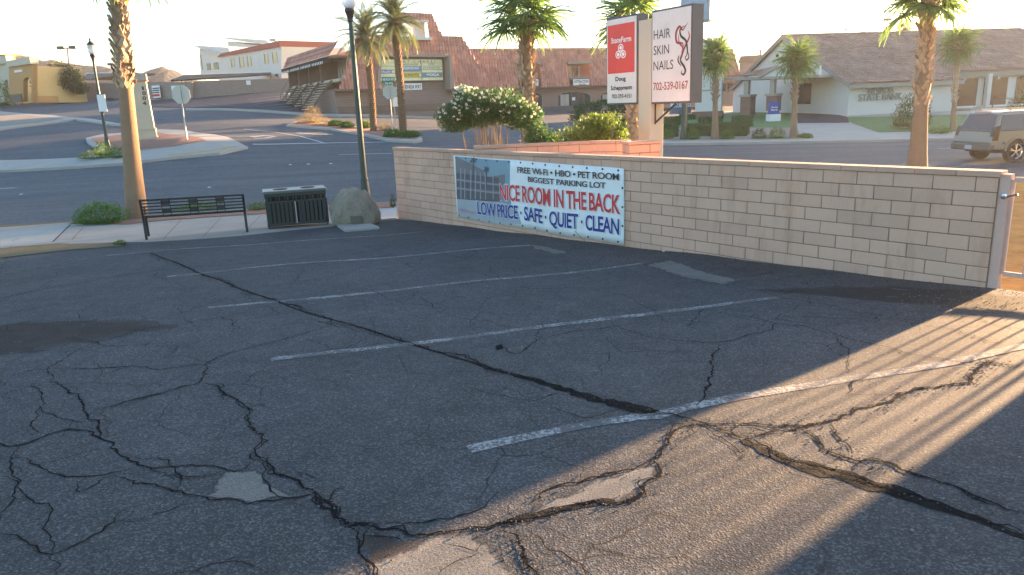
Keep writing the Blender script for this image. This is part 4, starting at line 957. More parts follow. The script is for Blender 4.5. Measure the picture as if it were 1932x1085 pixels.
def fan_mesh(seed, mat, R=.85, pet=.55):
    rr = random.Random(seed); mb = MB(); n = 28
    mb.bar((0, 0, 0), (pet, 0, -.02), .022, .012)
    for k in range(n):
        a = math.radians(-135+270*k/(n-1)); L = R*(1-.18*(abs(a)/2.36)**2)*rr.uniform(.85, 1.05); dr = rr.uniform(.18, .42); w = .022; up = .10*((k % 2)*2-1)*.25
        pts = []
        for t in (0, .35, .7, 1.):
            r = L*t; pts.append(Vector((pet+math.cos(a)*r, math.sin(a)*r*(1-.15*t), .20*abs(math.sin(a))*r*.5-dr*t**2.6+up*t)))
        side = Vector((-math.sin(a), math.cos(a), 0)); wd = (.012, w*1.0, w*.85, .003); b0 = len(mb.v)
        for p, ww in zip(pts, wd): mb.v += [tuple(p+side*ww+Vector((0, 0, .012*((k % 2)*2-1)))), tuple(p-side*ww-Vector((0, 0, .012*((k % 2)*2-1))))]
        for i in range(3): mb.f.append((b0+2*i, b0+2*i+1, b0+2*i+3, b0+2*i+2))
        if rr.random() < .4:
            p = pts[3]; q = p+Vector((rr.uniform(-.02, .02), rr.uniform(-.02, .02), -rr.uniform(.08, .2))); b0 = len(mb.v); mb.v += [tuple(p), tuple(p+side*.006), tuple(q)]; mb.f.append((b0, b0+1, b0+2))
    me = bpy.data.meshes.new('fan_frond'); me.from_pydata(mb.v, [], mb.f); me.materials.append(mat); return me
def feather_mesh(seed, L=2.3, arch=.9):
    rr = random.Random(seed); mb = MB(); P = []
    n = 40
    for i in range(n+1):
        t = i/n; P.append(Vector((L*t*(1-.12*t), 0, .25*L*t*(1-t)*1.2-arch*t**2.4*.55)))
    mb.tube(P[::4], [.022*(1-.9*i/10)+.002 for i in range(11)], 4)
    for i in range(3, n):
        t = i/n; l = .42*math.sin(PI*min(1, .15+.85*t))**.6*(1.05-.35*t)*rr.uniform(.85, 1.1); d = (P[i+1]-P[i]).normalized()
        for s_ in (1, -1):
            for q_ in (0, 1):
                fw = d*(.55+rr.uniform(-.1, .1)); e = (fw+Vector((0, s_*.85, .25-.15*q_-.35*t+rr.uniform(-.12, .12)))).normalized()*l; p = P[i].lerp(P[i+1], q_*.5); m_ = p+e*.5+Vector((0, 0, .02)); tip = p+e+Vector((0, 0, -.07*l-.03))
                w = d*.014; b0 = len(mb.v); mb.v += [tuple(p-w*.5), tuple(p+w*.5), tuple(m_-w), tuple(m_+w), tuple(tip)]; mb.f += [(b0, b0+1, b0+3, b0+2), (b0+2, b0+3, b0+4)]
    me = bpy.data.meshes.new('feather_frond'); me.from_pydata(mb.v, [], mb.f); me.materials.append(M_date); return me
fans = [fan_mesh(k, M_fan) for k in range(4)]; fansf = [fan_mesh(k+10, M_fan_far) for k in range(3)]; feathers = [feather_mesh(k, arch=.7+.35*k) for k in range(3)]
bmb = MB(); bmb.add([(-.05, 0, 0), (.05, 0, 0), (.05, .02, 0), (-.05, .02, 0), (-.040, .018, .13), (.040, .018, .13), (.040, .036, .13), (-.040, .036, .13), (-.030, .030, .24), (.026, .034, .26), (.026, .050, .255), (-.030, .048, .235)],
               [(0, 3, 2, 1), (0, 1, 5, 4), (1, 2, 6, 5), (2, 3, 7, 6), (3, 0, 4, 7), (4, 5, 9, 8), (5, 6, 10, 9), (6, 7, 11, 10), (7, 4, 8, 11), (8, 9, 10, 11)])
boot_me = bpy.data.meshes.new('leaf_base'); boot_me.from_pydata(bmb.v, [], bmb.f); boot_me.materials.append(M_boot)

def axis_curve(P0, P1, bend=0.):
    P0 = Vector(P0); P1 = Vector(P1)
    def c(t):
        s_ = math.sin(PI*t)*bend; return P0.lerp(P1, t)+Vector((s_, 0, 0))
    return c
def fan_palm(label, P0, P1, r0, r1, boots, nf, size=1., each=False, lo=-55, far=False, group='fan palms along the street', bend=0., flare=1.35, seed=0, bsize=1., skirt_from=0.):
    rr = random.Random(seed); t = thing('fan_palm', label, 'palm tree', tuple(P0), 0, group); c = axis_curve((0, 0, -.15), Vector(P1)-Vector(P0), bend); H = (Vector(P1)-Vector(P0)).length
    n = 34 if each else 18; pts = [c(i/n) for i in range(n+1)]
    rad = [r0+(r1-r0)*min(1, (i/n)*1.6)+(flare-1)*r0*math.exp(-(i/n)*9) for i in range(n+1)]
    if each:      # fine growth rings on the smooth lower trunk
        m_ = 150; pts = [c(i/m_) for i in range(m_+1)]; rad = [(r0+(r1-r0)*min(1, (i/m_)*1.6)+(flare-1)*r0*math.exp(-(i/m_)*9))*(1+.012*math.sin(i*2.6)+rr.uniform(-.008, .008)) for i in range(m_+1)]
    mb = MB().tube(pts, rad, 18 if each else 12); mb.build('trunk', M_trunk, t, smooth=True, world=False)
    jm = MB(); z = boots*H; k = 0
    while z < H*.985:
        f_ = z/H; p = c(f_); r = r0+(r1-r0)*min(1, f_*1.6); nn = max(6, int(2*PI*r/(.125*bsize)))
        for q in range(nn):
            a = 2*PI*(q+.5*(k % 2))/nn+rr.uniform(-.1, .1); s_ = bsize*rr.uniform(.8, 1.2)*(1 if rr.random() > .12 else 1.25)
            M = Matrix.Translation(p+Vector((math.cos(a), math.sin(a), 0))*(r*.93)) @ Matrix.Rotation(a-PI/2, 4, 'Z') @ Matrix.Rotation((.62 if (q+k) % 2 else -.62)*rr.uniform(.6, 1.2), 4, 'Y') @ Matrix.Rotation(-rr.uniform(-.02, .16)-(.22 if f_ > .9 else 0), 4, 'X') @ Matrix.Diagonal((s_, s_, s_, 1))
            if each: inst('leaf_base', boot_me, t, M)
            else: jm.add([M @ v.co for v in boot_me.vertices], [tuple(pp.vertices) for pp in boot_me.polygons])
        z += .135*bsize; k += 1
    if not each and jm.v: o = jm.build('leaf_bases', M_boot, t, world=False, kind='stuff')
    ms = fansf if far else fans
    for i in range(nf):
        f_ = (i+.5)/nf; el = math.radians(82-(82-lo)*f_**.85+rr.uniform(-9, 9)); az = i*2.39996+rr.uniform(-.3, .3); s_ = size*rr.uniform(.85, 1.1)
        M = Matrix.Translation(c(1.)+Vector((0, 0, -.25*f_*size))) @ Matrix.Rotation(az, 4, 'Z') @ Matrix.Rotation(-el, 4, 'Y') @ Matrix.Rotation(rr.uniform(-.5, .5), 4, 'X') @ Matrix.Diagonal((s_, s_, s_, 1))
        inst('frond', rr.choice(ms), t, M)
    return t
def date_palm(label, P0, P1, r, nf, size, seed):
    rr = random.Random(seed); t = thing('date_palm', label, 'palm tree', tuple(P0), 0, 'feather palms on the median'); c = axis_curve((0, 0, -.1), Vector(P1)-Vector(P0), .05); H = (Vector(P1)-Vector(P0)).length
    MB().tube([c(i/16) for i in range(17)], [r*(1.1-.12*i/16)*(1.25 if i == 0 else 1) for i in range(17)], 12).build('trunk', M_datet, t, world=False)
    jm = MB(); z = .15; k = 0; nn = 9
    while z < H-.05:
        p = c(z/H)
        for q in range(nn):
            a = 2*PI*(q+.37*k)/nn; s_ = rr.uniform(.8, 1.15); d = Vector((math.cos(a), math.sin(a), 0)); sd_ = Vector((-d.y, d.x, 0)); b = p+d*r*.9; w = .085*s_
            jm.add([b-sd_*w-Vector((0, 0, .05)), b+sd_*w-Vector((0, 0, .05)), b+sd_*w*.7+d*.085*s_+Vector((0, 0, .07)), b-sd_*w*.7+d*.085*s_+Vector((0, 0, .07)), b+Vector((0, 0, .09))], [(0, 1, 2, 3), (1, 4, 2), (0, 3, 4), (3, 2, 4)])
        z += .125; k += 1
    jm.build('leaf_scars', M_datet, t, world=False, kind='stuff')
    MB().lathe([(r*.9, H-.35), (r*1.45, H-.1), (r*1.3, H+.15), (.05, H+.35)], (c(1).x, c(1).y), 10).build('crown_heart', M_boot, t, world=False)
    for i in range(nf):
        f_ = (i+.5)/nf; el = math.radians(84-128*f_**.9+rr.uniform(-8, 8)); az = i*2.39996+rr.uniform(-.3, .3); s_ = size*rr.uniform(.88, 1.08)
        M = Matrix.Translation(c(1.)+Vector((0, 0, .1-.2*f_))) @ Matrix.Rotation(az, 4, 'Z') @ Matrix.Rotation(-el, 4, 'Y') @ Matrix.Rotation(rr.uniform(-.35, .35), 4, 'X') @ Matrix.Diagonal((s_, s_, s_, 1))
        inst('frond', feathers[0] if f_ < .35 else rr.choice(feathers[1:]), t, M)
    return t
p0 = lhit(258, 413); fan_palm('tall fan palm with a sunlit flared trunk beside the park bench', (p0.x, p0.y, lot_plane(p0.x, p0.y)), tuple(at(212, -118, p0.y)), .235, .155, .50, 26, 1.05, each=True, seed=1, flare=1.32)
x_ = at(1731, 318, 20.8); b_ = lot_plane(x_.x, 20.8); fan_palm('fan palm rising behind the block wall, in front of the bank', (x_.x, 20.8, b_), tuple(at(1752, -14, 20.8)), .255, .145, .45, 24, .95, each=True, seed=2, flare=1.5, lo=-30)
x_ = at(997, 240, 22.); fan_palm('fan palm growing behind the white flowering oleander', (x_.x, 22., lot_plane(x_.x, 22)), tuple(at(991, 28, 22.)), .2, .15, .25, 25, 1.05, each=True, seed=3, lo=-22, bsize=1.05)
x_ = at(1196, 260, 22.5); fan_palm('fan palm mostly hidden behind the two panel pole sign', (x_.x, 22.5, lot_plane(x_.x, 22.5)), tuple(at(1193, 38, 22.5)), .19, .15, .08, 24, .95, seed=4)
for lab, bx_, by_, tx, ty, sd_, sz in (('short fan palm across the street, just right of the pole sign', 1349, 262, 1350, 103, 5, 1.02), ('short fan palm across the street, in front of the bank gable', 1497, 259, 1503, 108, 6, 1.02)):
    q = hit_tps(bx_, by_, .13); fan_palm(lab, tuple(q), tuple(at(tx, ty, q.y)), .19, .12, .47, 30, sz, far=True, seed=sd_, lo=-50, flare=1.5)
q = hit_tps(1797, 246, .13); fan_palm('slender fan palm in front of the bank porch, behind the passing SUV', tuple(q), tuple(at(1809, 84, q.y)), .16, .12, .35, 30, 1.08, far=True, seed=8, lo=-45)
q = at(1707, 200, 105); fan_palm('distant palm crown showing over the bank roof ridge', (q.x, q.y, tps(q.x, q.y)), tuple(at(1707, 52, 105)), .2, .18, .8, 20, 1.1, far=True, seed=9, lo=-60)
q = hit_tps(705, 247, .13); date_palm('left feather palm on the median, its crown hanging lower', tuple(q), tuple(at(691, 72, q.y)), .19, 46, q.y/50*1.05, 1)
q = hit_tps(761, 256, .13); date_palm('right feather palm on the median, nearer the stop sign', tuple(q), tuple(at(744, 40, q.y)), .19, 46, q.y/50*1.1, 2)

def leaves(mb, c, rad, n, s, rr, shell=.55, squash=.25, lump=.22, box=False, stretch=2.2, up=.3):
    c = Vector(c)
    for _ in range(n):
        if box:
            f_ = rr.choice((0, 1, 2, 2, 0, 1)); p = [rr.uniform(-1, 1) for _ in range(3)]; p[f_] = rr.choice((-1, 1)) if f_ < 2 else 1; p = Vector(p)*rr.uniform(.93, 1.03); v = p
        else:
            v = Vector((rr.gauss(0, 1), rr.gauss(0, 1), rr.gauss(0, 1))).normalized(); v *= rr.uniform(shell, 1)*(1+lump*noise.noise(v*2.1+c)+lump*.6*noise.noise(v*5+c))
            if v.z < -squash: v.z = -squash*rr.uniform(.5, 1.)
        p = c+Vector((v.x*rad[0], v.y*rad[1], v.z*rad[2]))
        d = (Vector((rr.uniform(-1, 1), rr.uniform(-1, 1), rr.uniform(-1, 1)+up))+Vector((v.x, v.y, v.z))*.6).normalized(); e = d.cross(Vector((rr.uniform(-1, 1), rr.uniform(-1, 1), rr.uniform(-1, 1)))).normalized()
        L = s*rr.uniform(.6, 1.3); W = L/stretch; b0 = len(mb.v); mb.v += [tuple(p-d*L/2), tuple(p+e*W/2), tuple(p+d*L/2), tuple(p-e*W/2)]; mb.f.append((b0, b0+1, b0+2, b0+3))
def shrub(name, label, cat, base, rad, n, s, mat, group=None, stems=True, core=None, seed=0, extra=None, **k):
    rr = random.Random(seed); t = thing(name, label, cat, tuple(base), 0, group); c = Vector((0, 0, rad[2]*.5))
    mb = MB(); leaves(mb, (0, 0, rad[2]*.35), rad, n, s, rr, **k); o = mb.build('foliage', mat, t, world=False)
    if stems:
        mb = MB()
        for _ in range(9): a = rr.uniform(0, 6.28); mb.tube([(math.cos(a)*rad[0]*.12, math.sin(a)*rad[1]*.12, -.03), (math.cos(a)*rad[0]*.6, math.sin(a)*rad[1]*.6, rad[2]*.8)], [.012, .005], 4)
        mb.build('stem', M_stem, t, world=False)
    return t
# low shrubs by the near sidewalk
q = lhit(186, 424); shrub('low_shrub', 'low bright green shrub left of the big palm by the sidewalk', 'shrub', (q.x, q.y+.15, lot_plane(q.x, q.y)+.02), (.70, .42, .40), 5200, .045, M_low, seed=1, squash=.3)
q = lhit(372, 403); shrub('low_shrub', 'flat green ground shrub seen through the bench slats', 'shrub', (q.x, q.y+.2, lot_plane(q.x, q.y)+.02), (.8, .35, .22), 2600, .045, M_low, seed=2)
q = lhit(484, 398); shrub('low_shrub', 'small yellowish plant between the bench and the litter bin', 'shrub', (q.x, q.y+.1, lot_plane(q.x, q.y)+.02), (.35, .25, .18), 900, .04, M_yel, seed=3)
q = lhit(742, 392); shrub('low_shrub', 'little dark plant at the left end of the block wall', 'shrub', (q.x, q.y, lot_plane(q.x, q.y)+.02), (.10, .10, .26), 500, .035, M_olea, seed=4)
q = lhit(227, 463); shrub('weed', 'tiny yellow green weed at the edge of the lot asphalt', 'weed', (q.x, q.y, lotz(q.x, q.y)+.01), (.14, .10, .07), 260, .035, M_yel, seed=5, stems=False)
for i, (px, py, w, h, mt, lab) in enumerate(((180, 300, .9, .35, M_yel, 'sprawling low bush left of the lamp across the street'), (196, 294, .45, .55, M_low, 'round green bush at the foot of the lamp across the street'), (222, 298, .45, .45, M_yel, 'low bush right of the lamp across the street, by the palm'))):
    q = hit_tps(px, py, .13); shrub('low_bush', lab, 'bush', tuple(q), (w, .5, h), 1300, .07, mt, seed=20+i)
# oleander
def oleander():
    rr = random.Random(5); Y = 17.4; b = at(925, 285, Y); z0 = lot_plane(b.x, Y); t = thing('oleander', 'oleander covered in white blossom on many bare tan stems behind the block wall', 'shrub', (b.x, Y, z0))
    c = at(921, 216, Y); top = c.z-z0; mb = MB()
    lobes = [(-.75, 0, -.05, .48, .38), (-.25, -.1, .12, .62, .48), (.3, .1, .14, .62, .46), (.78, 0, -.08, .5, .36), (0, .4, .1, .7, .45), (-.6, .3, .2, .25, .50)]
    for dx, dy, dz, rx, rz_ in lobes: leaves(mb, (dx, dy, top+dz), (rx, rx*.9, rz_), 3300, .085, rr, shell=.45, squash=.85, stretch=4.2, up=.7)
    mb.build('foliage', M_olea, t, world=False)
    fl = MB()
    for _ in range(210):
        dx, dy, dz, rx, rz_ = rr.choice(lobes); v = Vector((rr.gauss(0, 1), rr.gauss(0, 1)-.3, abs(rr.gauss(0, 1))*1.1-.15)).normalized(); p = Vector((dx+v.x*rx, dy+v.y*rx*.9, top+dz+v.z*rz_))*1.0
        leaves(fl, p, (.04, .04, .035), 13, .034, rr, shell=.3, squash=1, stretch=1.2)
    fl.build('blossom', M_flower, t, world=False)
    for _ in range(36):
        a = rr.uniform(0, 6.28); s_ = rr.uniform(.1, 1); e = Vector((math.cos(a)*s_*.8, math.sin(a)*s_*.55, top-.2+rr.uniform(-.1, .2))); s0_ = Vector((math.cos(a)*s_*.42, math.sin(a)*s_*.3, 0))
        w1 = Vector((rr.uniform(-.09, .09), rr.uniform(-.06, .06), .02)); m1 = s0_.lerp(e, .33)+w1; m2 = s0_.lerp(e, .66)-w1*.5; b2 = m2+Vector((rr.uniform(-.25, .25), rr.uniform(-.2, .2), rr.uniform(.2, .35))); r_ = rr.uniform(.010, .024)
        MB().tube([s0_, m1, m2, e], [r_, r_*.9, r_*.7, r_*.4], 5).tube([m1, m1.lerp(b2, .6)+w1*.3, b2], [r_*.6, r_*.5, r_*.3], 4).build('stem', M_stem, t, world=False)
oleander()
def bush2():
    rr = random.Random(8); 
    for lab, px, py, Y, rx, rz_, mt, n, sd_ in (('dark green bush in front of the white parked car, right of the oleander', 1032, 262, 17.0, .52, .52, M_olea, 4200, 1), ('sunlit yellow green bush beside the pole sign', 1112, 255, 16.2, .78, .60, M_yel, 7500, 2), ('small yellow green sprig bush under the left sign panel', 1165, 262, 15.6, .22, .34, M_yel, 900, 3)):
        c = at(px, py, Y); z0 = lot_plane(c.x, Y); t = thing('bush', lab, 'bush', (c.x, Y, z0)); mb = MB(); r2 = random.Random(sd_)
        for k in range(7): leaves(mb, (r2.uniform(-.55, .55)*rx, r2.uniform(-.3, .3), c.z-z0+r2.uniform(-.45, .35)*rz_), (rx*.55, .4, rz_*.55), n//7, .07, r2, shell=.3, squash=.9, stretch=2.2, up=.7)
        mb.build('foliage', mt, t, world=False); mb = MB()
        for _ in range(16): a = r2.uniform(0, 6.28); mb.tube([(0, 0, 0), (math.cos(a)*rx*.6, math.sin(a)*.3, c.z-z0+r2.uniform(-.1, .3))], [.015, .006], 4)
        mb.build('stem', M_stem, t, world=False)
bush2()
# clipped hedges across the street
HG = 'clipped hedges across the street'
def hedge(lab, x0, x1, ytop, ybot, dep, seed, round_=False):
    q = hit_tps((x0+x1)/2, ybot, .14); Y = q.y; a = at(x0, ybot, Y); b = at(x1, ybot, Y); h = at((x0+x1)/2, ytop, Y).z-q.z; t = thing('hedge', lab, 'hedge', (q.x, Y+dep/2, q.z), 0, HG); w = (b.x-a.x)/2
    rr = random.Random(seed); mb = MB(); leaves(mb, (0, 0, h/2), (w, dep/2, h/2), int(min(6000, 420*(w*h*2+w*dep*2)))+200, .09, rr, box=True, stretch=1.6)
    MB().box((-w*.97, -dep/2*.95, -.1), (w*.97, dep/2*.95, h*.96)).build('core', M_olea, t, world=False, bevel=min(w, h)*.15); mb.build('foliage', M_hedge, t, world=False)
hedge('low clipped hedge left of the shadowed lamp base', 1236, 1281, 236, 258, 1.2, 1); hedge('long low clipped hedge right of the lamp base', 1297, 1414, 233, 257, 1.6, 2)
hedge('squat hedge block behind the left low hedge', 1238, 1248, 222, 236, 1.5, 3); hedge('middle squat hedge block of the row', 1251, 1298, 221, 236, 1.5, 4); hedge('squat hedge block before the white pylon', 1327, 1364, 221, 236, 1.5, 5); hedge('squat hedge block nearest the bank lawn', 1391, 1421, 219, 239, 1.5, 6)
hedge('dark hedge block before the white pylon base', 1290, 1313, 216, 226, 1.5, 7)
for i, (px, py, w, h, mt, lab) in enumerate(((1308, 264, .5, .5, M_low, 'small kerbside bush right of the lamp base'), (1256, 263, .6, .45, M_low, 'small green kerbside bush left of the lamp base'), (1374, 263, .45, .4, M_low, 'small kerbside bush right of the first palm'), (1435, 262, .45, .45, M_hedge, 'grey green kerbside bush between the two short palms'),
        (1469, 262, .55, .5, M_low, 'round kerbside bush left of the second short palm'), (1523, 261, .45, .22, M_yel, 'low kerbside bush by the bank driveway'), (1778, 253, .75, .38, M_yel, 'yellow bush on the verge left of the SUV'))):
    q = hit_tps(px, py, .13); shrub('low_bush', lab, 'bush', (q.x, q.y+.3, q.z), (w, .5, h), 1100, .08, mt, seed=40+i)
q = hit_tps(1720, 243, .13); t = shrub('fan_shrub', 'spreading grey green shrub on the lawn behind the palm trunk', 'shrub', tuple(q), (1.3, 1., 1.7), 3500, .22, M_hedge, seed=60, stretch=5, up=1.)
q = at(1932, 205, 55); shrub('low_bush', 'dark bush by the bank wall at the right edge', 'bush', (q.x, 55, tps(q.x, 55)), (1.2, 1., 1.4), 1500, .16, M_hedge, seed=61)
# hedge before the shopping plaza
q = at(1140, 205, 50); t = thing('hedge', 'long rounded dark hedge in front of the plaza shops', 'hedge', (q.x, 50, tps(q.x, 50)), 0, HG); h = at(1140, 190, 50).z-tps(q.x, 50); w = 1.95*50/50
rr = random.Random(3); mb = MB(); leaves(mb, (0, 0, h*.55), (2.3, .9, h*.5), 6500, .12, rr, shell=.8, squash=1, stretch=1.6); mb.build('foliage', M_hedge, t, world=False)
# median planting
q0 = hit_tps(560, 233, .13)
for i, (px, py, w, h, mt, lab) in enumerate(((580, 233, 1.0, .55, M_dry, 'straw coloured dry grass tuft on the median tip'), (592, 233, .8, .95, M_dry, 'tallest dry grass tuft on the median'), (610, 236, .9, .4, M_dry, 'dry grass tuft nearest the lamp on the median'), (634, 238, .6, .35, M_low, 'green median shrub left of the lamp pole'), (655, 241, .5, .35, M_low, 'green median shrub touching the lamp pole'),
        (690, 242, .5, .4, M_yel, 'yellow green median shrub by the left feather palm'), (727, 247, .6, .35, M_dry, 'dry scrub on the median between the feather palms'), (742, 258, .6, .35, M_low, 'green median shrub before the right feather palm'), (775, 259, .6, .3, M_low, 'green shrub at the near end of the median'))):
    q = hit_tps(px, py, .13); shrub('median_shrub', lab, 'shrub', tuple(q), (w, .5, h), 1500, .10, mt, seed=80+i, up=1.5 if mt is M_dry else .3, stretch=6 if mt is M_dry else 2)
# tree by the ochre building
q = at(118, 187, 98); zq = tps(q.x, 98); t = thing('tree', 'spreading olive green tree in front of the yellow building', 'tree', (q.x, 98, zq)); rr = random.Random(4)
tz_ = at(118, 165, 98).z-zq; MB().tube([(0, 0, -.2), (.1, 0, tz_*.6), (-.1, 0, tz_+.5)], [.25, .2, .14], 8).build('trunk', M_stem, t, world=False)
for a in (-1, -.3, .5, 1.1): MB().tube([(0, 0, tz_*.7), (a*1.4, rr.uniform(-1, 1), tz_+1.6)], [.12, .05], 6).build('limb', M_stem, t, world=False)
mb = MB(); zc = at(118, 143, 98).z-zq
for dx, dz, r in ((-1.7, -.4, 1.6), (0, .6, 1.8), (1.6, -.2, 1.7), (.4, -1.0, 1.6), (-.9, -1.5, 1.5), (2.3, -1.6, 1.1), (-2.3, -1.9, 1.1)): leaves(mb, (dx, rr.uniform(-.5, .5), zc+dz), (r, r, r*.75), 1700, .27, rr, shell=.35, squash=.9, lump=.5)
mb.build('crown', M_tree, t, world=False)
q = at(3, 187, 90); shrub('bush', 'green bush by the ochre arches at the left edge', 'bush', (q.x, 90, tps(q.x, 90)), (1.2, 1, 2.6), 1500, .2, M_low, seed=90)
# ------------------------------------------------------------------ upright planes measured in the picture, at their own distance
class VP:
    def __init__(s, pa, Ya, pb, Yb):
        a = at(pa, 200, Ya); b = at(pb, 200, Yb); s.o = Vector((a.x, a.y, 0)); s.L = (Vector((b.x, b.y, 0))-s.o).length; s.d = (Vector((b.x, b.y, 0))-s.o)/s.L; s.n = Vector((-s.d.y, s.d.x, 0))
        if s.n.dot(s.o) < 0: s.n = -s.n          # n points away from the viewer
    def s(s, px, py=200): return s.h(px, py)[0]
    def h(s, px, py):
        w = Vector(ray(px, py)); w2 = Vector((w.x, w.y, 0)); k = s.o.dot(s.n)/w2.dot(s.n); X = w*k; return (Vector((X.x, X.y, 0))-s.o).dot(s.d), X.z+EYE
    def F(s, u, z, d): return s.o+s.d*u-s.n*d+Vector((0, 0, z))
    def poly(s, name, pts, d0, d1, mat, par, bevel=0, **k): return MB().prism([s.h(*p) for p in pts], d0, d1, s.F).build(name, mat, par, bevel=bevel, **k)
    def rect(s, name, x0, y0, x1, y1, d0, d1, mat, par, **k):
        a = s.h(x0, y0); b = s.h(x1, y1); return MB().prism([(a[0], b[1]), (b[0], b[1]), (b[0], a[1]), (a[0], a[1])], d0, d1, s.F).build(name, mat, par, **k)
    def text(s, body, x0, y0, x1, y1, d, mat, par, off=.01):
        a = s.h(x0, y0); b = s.h(x1, y1); return lettering(body, (a[0], b[1], b[0], a[1]), s.F, d, mat, par, off)
def tiles(name, F_, prof, mat, par, pu=.30, pv=.42, skip=None, amp=.085, sub=5):
    """F_(u, v, h): barrel tiles between the limits prof = [(v, uL, uR), ...]; each course laps the one below"""
    mb = MB(); mb.uv = []; u0 = min(p[1] for p in prof); u1 = max(p[2] for p in prof); nu = int((u1-u0)/pu*sub)+2; us = [u0+i*pu/sub for i in range(nu)]
    vs_ = [p[0] for p in prof]; v = prof[0][0]; V1 = prof[-1][0]; prev = None; row = 0
    def lim(v):
        for a, b in zip(prof, prof[1:]):
            if v <= b[0] and b[0] > a[0]: t = max(0, (v-a[0])/(b[0]-a[0])); return a[1]+(b[1]-a[1])*t, a[2]+(b[2]-a[2])*t
        return prof[-1][1], prof[-1][2]
    while v < V1-1e-3:
        v2 = min(v+pv, V1)
        for vv, hh in ((v, .085), (v2, 0.)):
            l, r = lim(min(max(vv+(1e-4 if hh else -1e-4), prof[0][0]), V1)); base = len(mb.v)
            for i, u in enumerate(us):
                q = max(l, min(r, u)); ph = (i % sub)/sub; h = hh+amp*abs(math.sin(PI*(u-u0)/pu)); mb.v.append(tuple(F_(q, vv, h))); mb.uv.append((min(u, u1)/pu+.001, row+.5))
            if prev is not None:
                for i in range(nu-1):
                    um = us[i]+pu/sub/2
                    if um < l-pu/sub or um > r+pu/sub: continue
                    if skip and hh == 0. and skip(um, v+pv/2): continue
                    if skip and hh and skip(um, v): continue
                    mb.f.append((prev+i, prev+i+1, base+i+1, base+i))
            prev = base
        v = v2; row += 1
    return mb.build(name, mat, par, kind='stuff')

# ------------------------------------------------------------------ hills
M_hill = pm('desert_hill', (.032, .030, .029), .95, .45, .012, .09, .9, 3)
def hill(pts, Y, dep, seed):
    mb = MB(); n = 90; m_ = 14; P = np.array(pts, float)
    for j in range(m_+1):
        for i in range(n+1):
            px = P[0, 0]+(P[-1, 0]-P[0, 0])*i/n; py = np.interp(px, P[:, 0], P[:, 1]); Yk = Y-dep*j/m_; top = at(px, py, Y); t = j/m_
            x = top.x; z = top.z*(1-t)**1.25+10*0; nz_ = noise.fractal(Vector((x*.06, Yk*.06, seed)), .8, 2.1, 6)*5*math.sin(PI*min(1, t+.12))
            mb.v.append((x, Yk, max(-30, z+nz_-t*10)))
    for j in range(m_):
        for i in range(n): a = j*(n+1)+i; mb.f.append((a, a+1, a+n+2, a+n+1))
    # back slope
    b0 = len(mb.v)
    for i in range(n+1): v = mb.v[i]; mb.v.append((v[0], v[1]+dep, -20))
    for i in range(n): mb.f.append((i, b0+i, b0+i+1, i+1))
    mb.build('hill', M_hill, kind='structure', smooth=True)
hill([(-300, 130), (-100, 110), (0, 100), (40, 103), (62, 108), (80, 113), (100, 112), (130, 118), (165, 124), (200, 128), (230, 140), (260, 160)], 400, 140, 1)
hill([(120, 160), (170, 128), (185, 131), (205, 134), (235, 137), (258, 136), (270, 137), (285, 133), (305, 126.5), (318, 131), (335, 138), (350, 144), (380, 150), (440, 160), (520, 175)], 350, 110, 2)
hill([(380, 165), (600, 160), (900, 170), (1300, 165), (1600, 160), (1932, 160), (2400, 150)], 500, 150, 3)

# ------------------------------------------------------------------ ochre building on the left
def zpx(px, py, Y): return at(px, py, Y).z
def arch(vp, x0, x1, ys, yt, yb0, n=10):
    return [(x0, yb0), (x0, ys)]+[((x0+x1)/2+(x1-x0)/2*math.cos(PI-PI*k/n), ys-(ys-yt)*math.sin(PI-PI*k/n)) for k in range(1, n)]+[(x1, ys), (x1, yb0)]
vA = VP(62, 92, 150, 99); zb_ = tps(vA.o.x, vA.o.y)-.5
yb = thing('ochre_building', 'sunlit yellow and ochre stucco building with arched openings, far left across the street', 'building', (vA.o.x, vA.o.y, zb_))
vA.rect('wall', 62, 124, 166, 193, -.5, 0, M_yellow, yb); vA.rect('cornice', 61, 119, 168, 124.5, -.6, .25, M_beige, yb); vA.rect('base_course', 62, 181, 110, 193, 0, .12, M_orange, yb)
vB = VP(17, 96, 62, 92)
def arcwall(vp, xs, y0, y1, mat, th=.5):
    """a wall from xs[0] to xs[-1] with arched openings (x0, x1, spring, top) cut right through"""
    mb = MB(); x = xs[0]
    for o_ in xs[1:-1]:
        mb.prism([vp.h(x, y1), vp.h(o_[0], y1), vp.h(o_[0], y0), vp.h(x, y0)], -th, 0, vp.F)
        A = arch(vp, o_[0], o_[1], o_[2], o_[3], y1)[1:-1]
        for p_, q_ in zip(A, A[1:]): mb.prism([vp.h(*p_), vp.h(*q_), vp.h(q_[0], y0), vp.h(p_[0], y0)], -th, 0, vp.F)
        x = o_[1]
    mb.prism([vp.h(x, y1), vp.h(xs[-1], y1), vp.h(xs[-1], y0), vp.h(x, y0)], -th, 0, vp.F); return mb.build('wall', mat, yb)
arcwall(vB, (17, (44, 59, 154, 146), 62), 120, 192, M_orange); vB.rect('cornice', 15, 115.5, 63, 120.5, -.6, .3, M_beige, yb); vB.rect('sign', 28, 133, 43, 135.5, 0, .1, M_white, yb)
vB.rect('base_course', 17, 179, 43.5, 192, 0, .12, M_brown, yb)
vI = VP(30, 97, 62, 103); vI.rect('inner_wall', 30, 140, 70, 196, -.3, 0, M_yellow, yb)
vC = VP(-60, 101, 17, 96); arcwall(vC, (-60, (8, 16, 160, 150), 17), 119, 192, M_beige); vC.rect('cornice', -60, 114, 18, 119.5, -.6, .3, M_beige, yb)
vJ = VP(-60, 102, 60, 110); vJ.rect('inner_wall', 2, 140, 30, 196, 0, .2, M_yellow, yb)
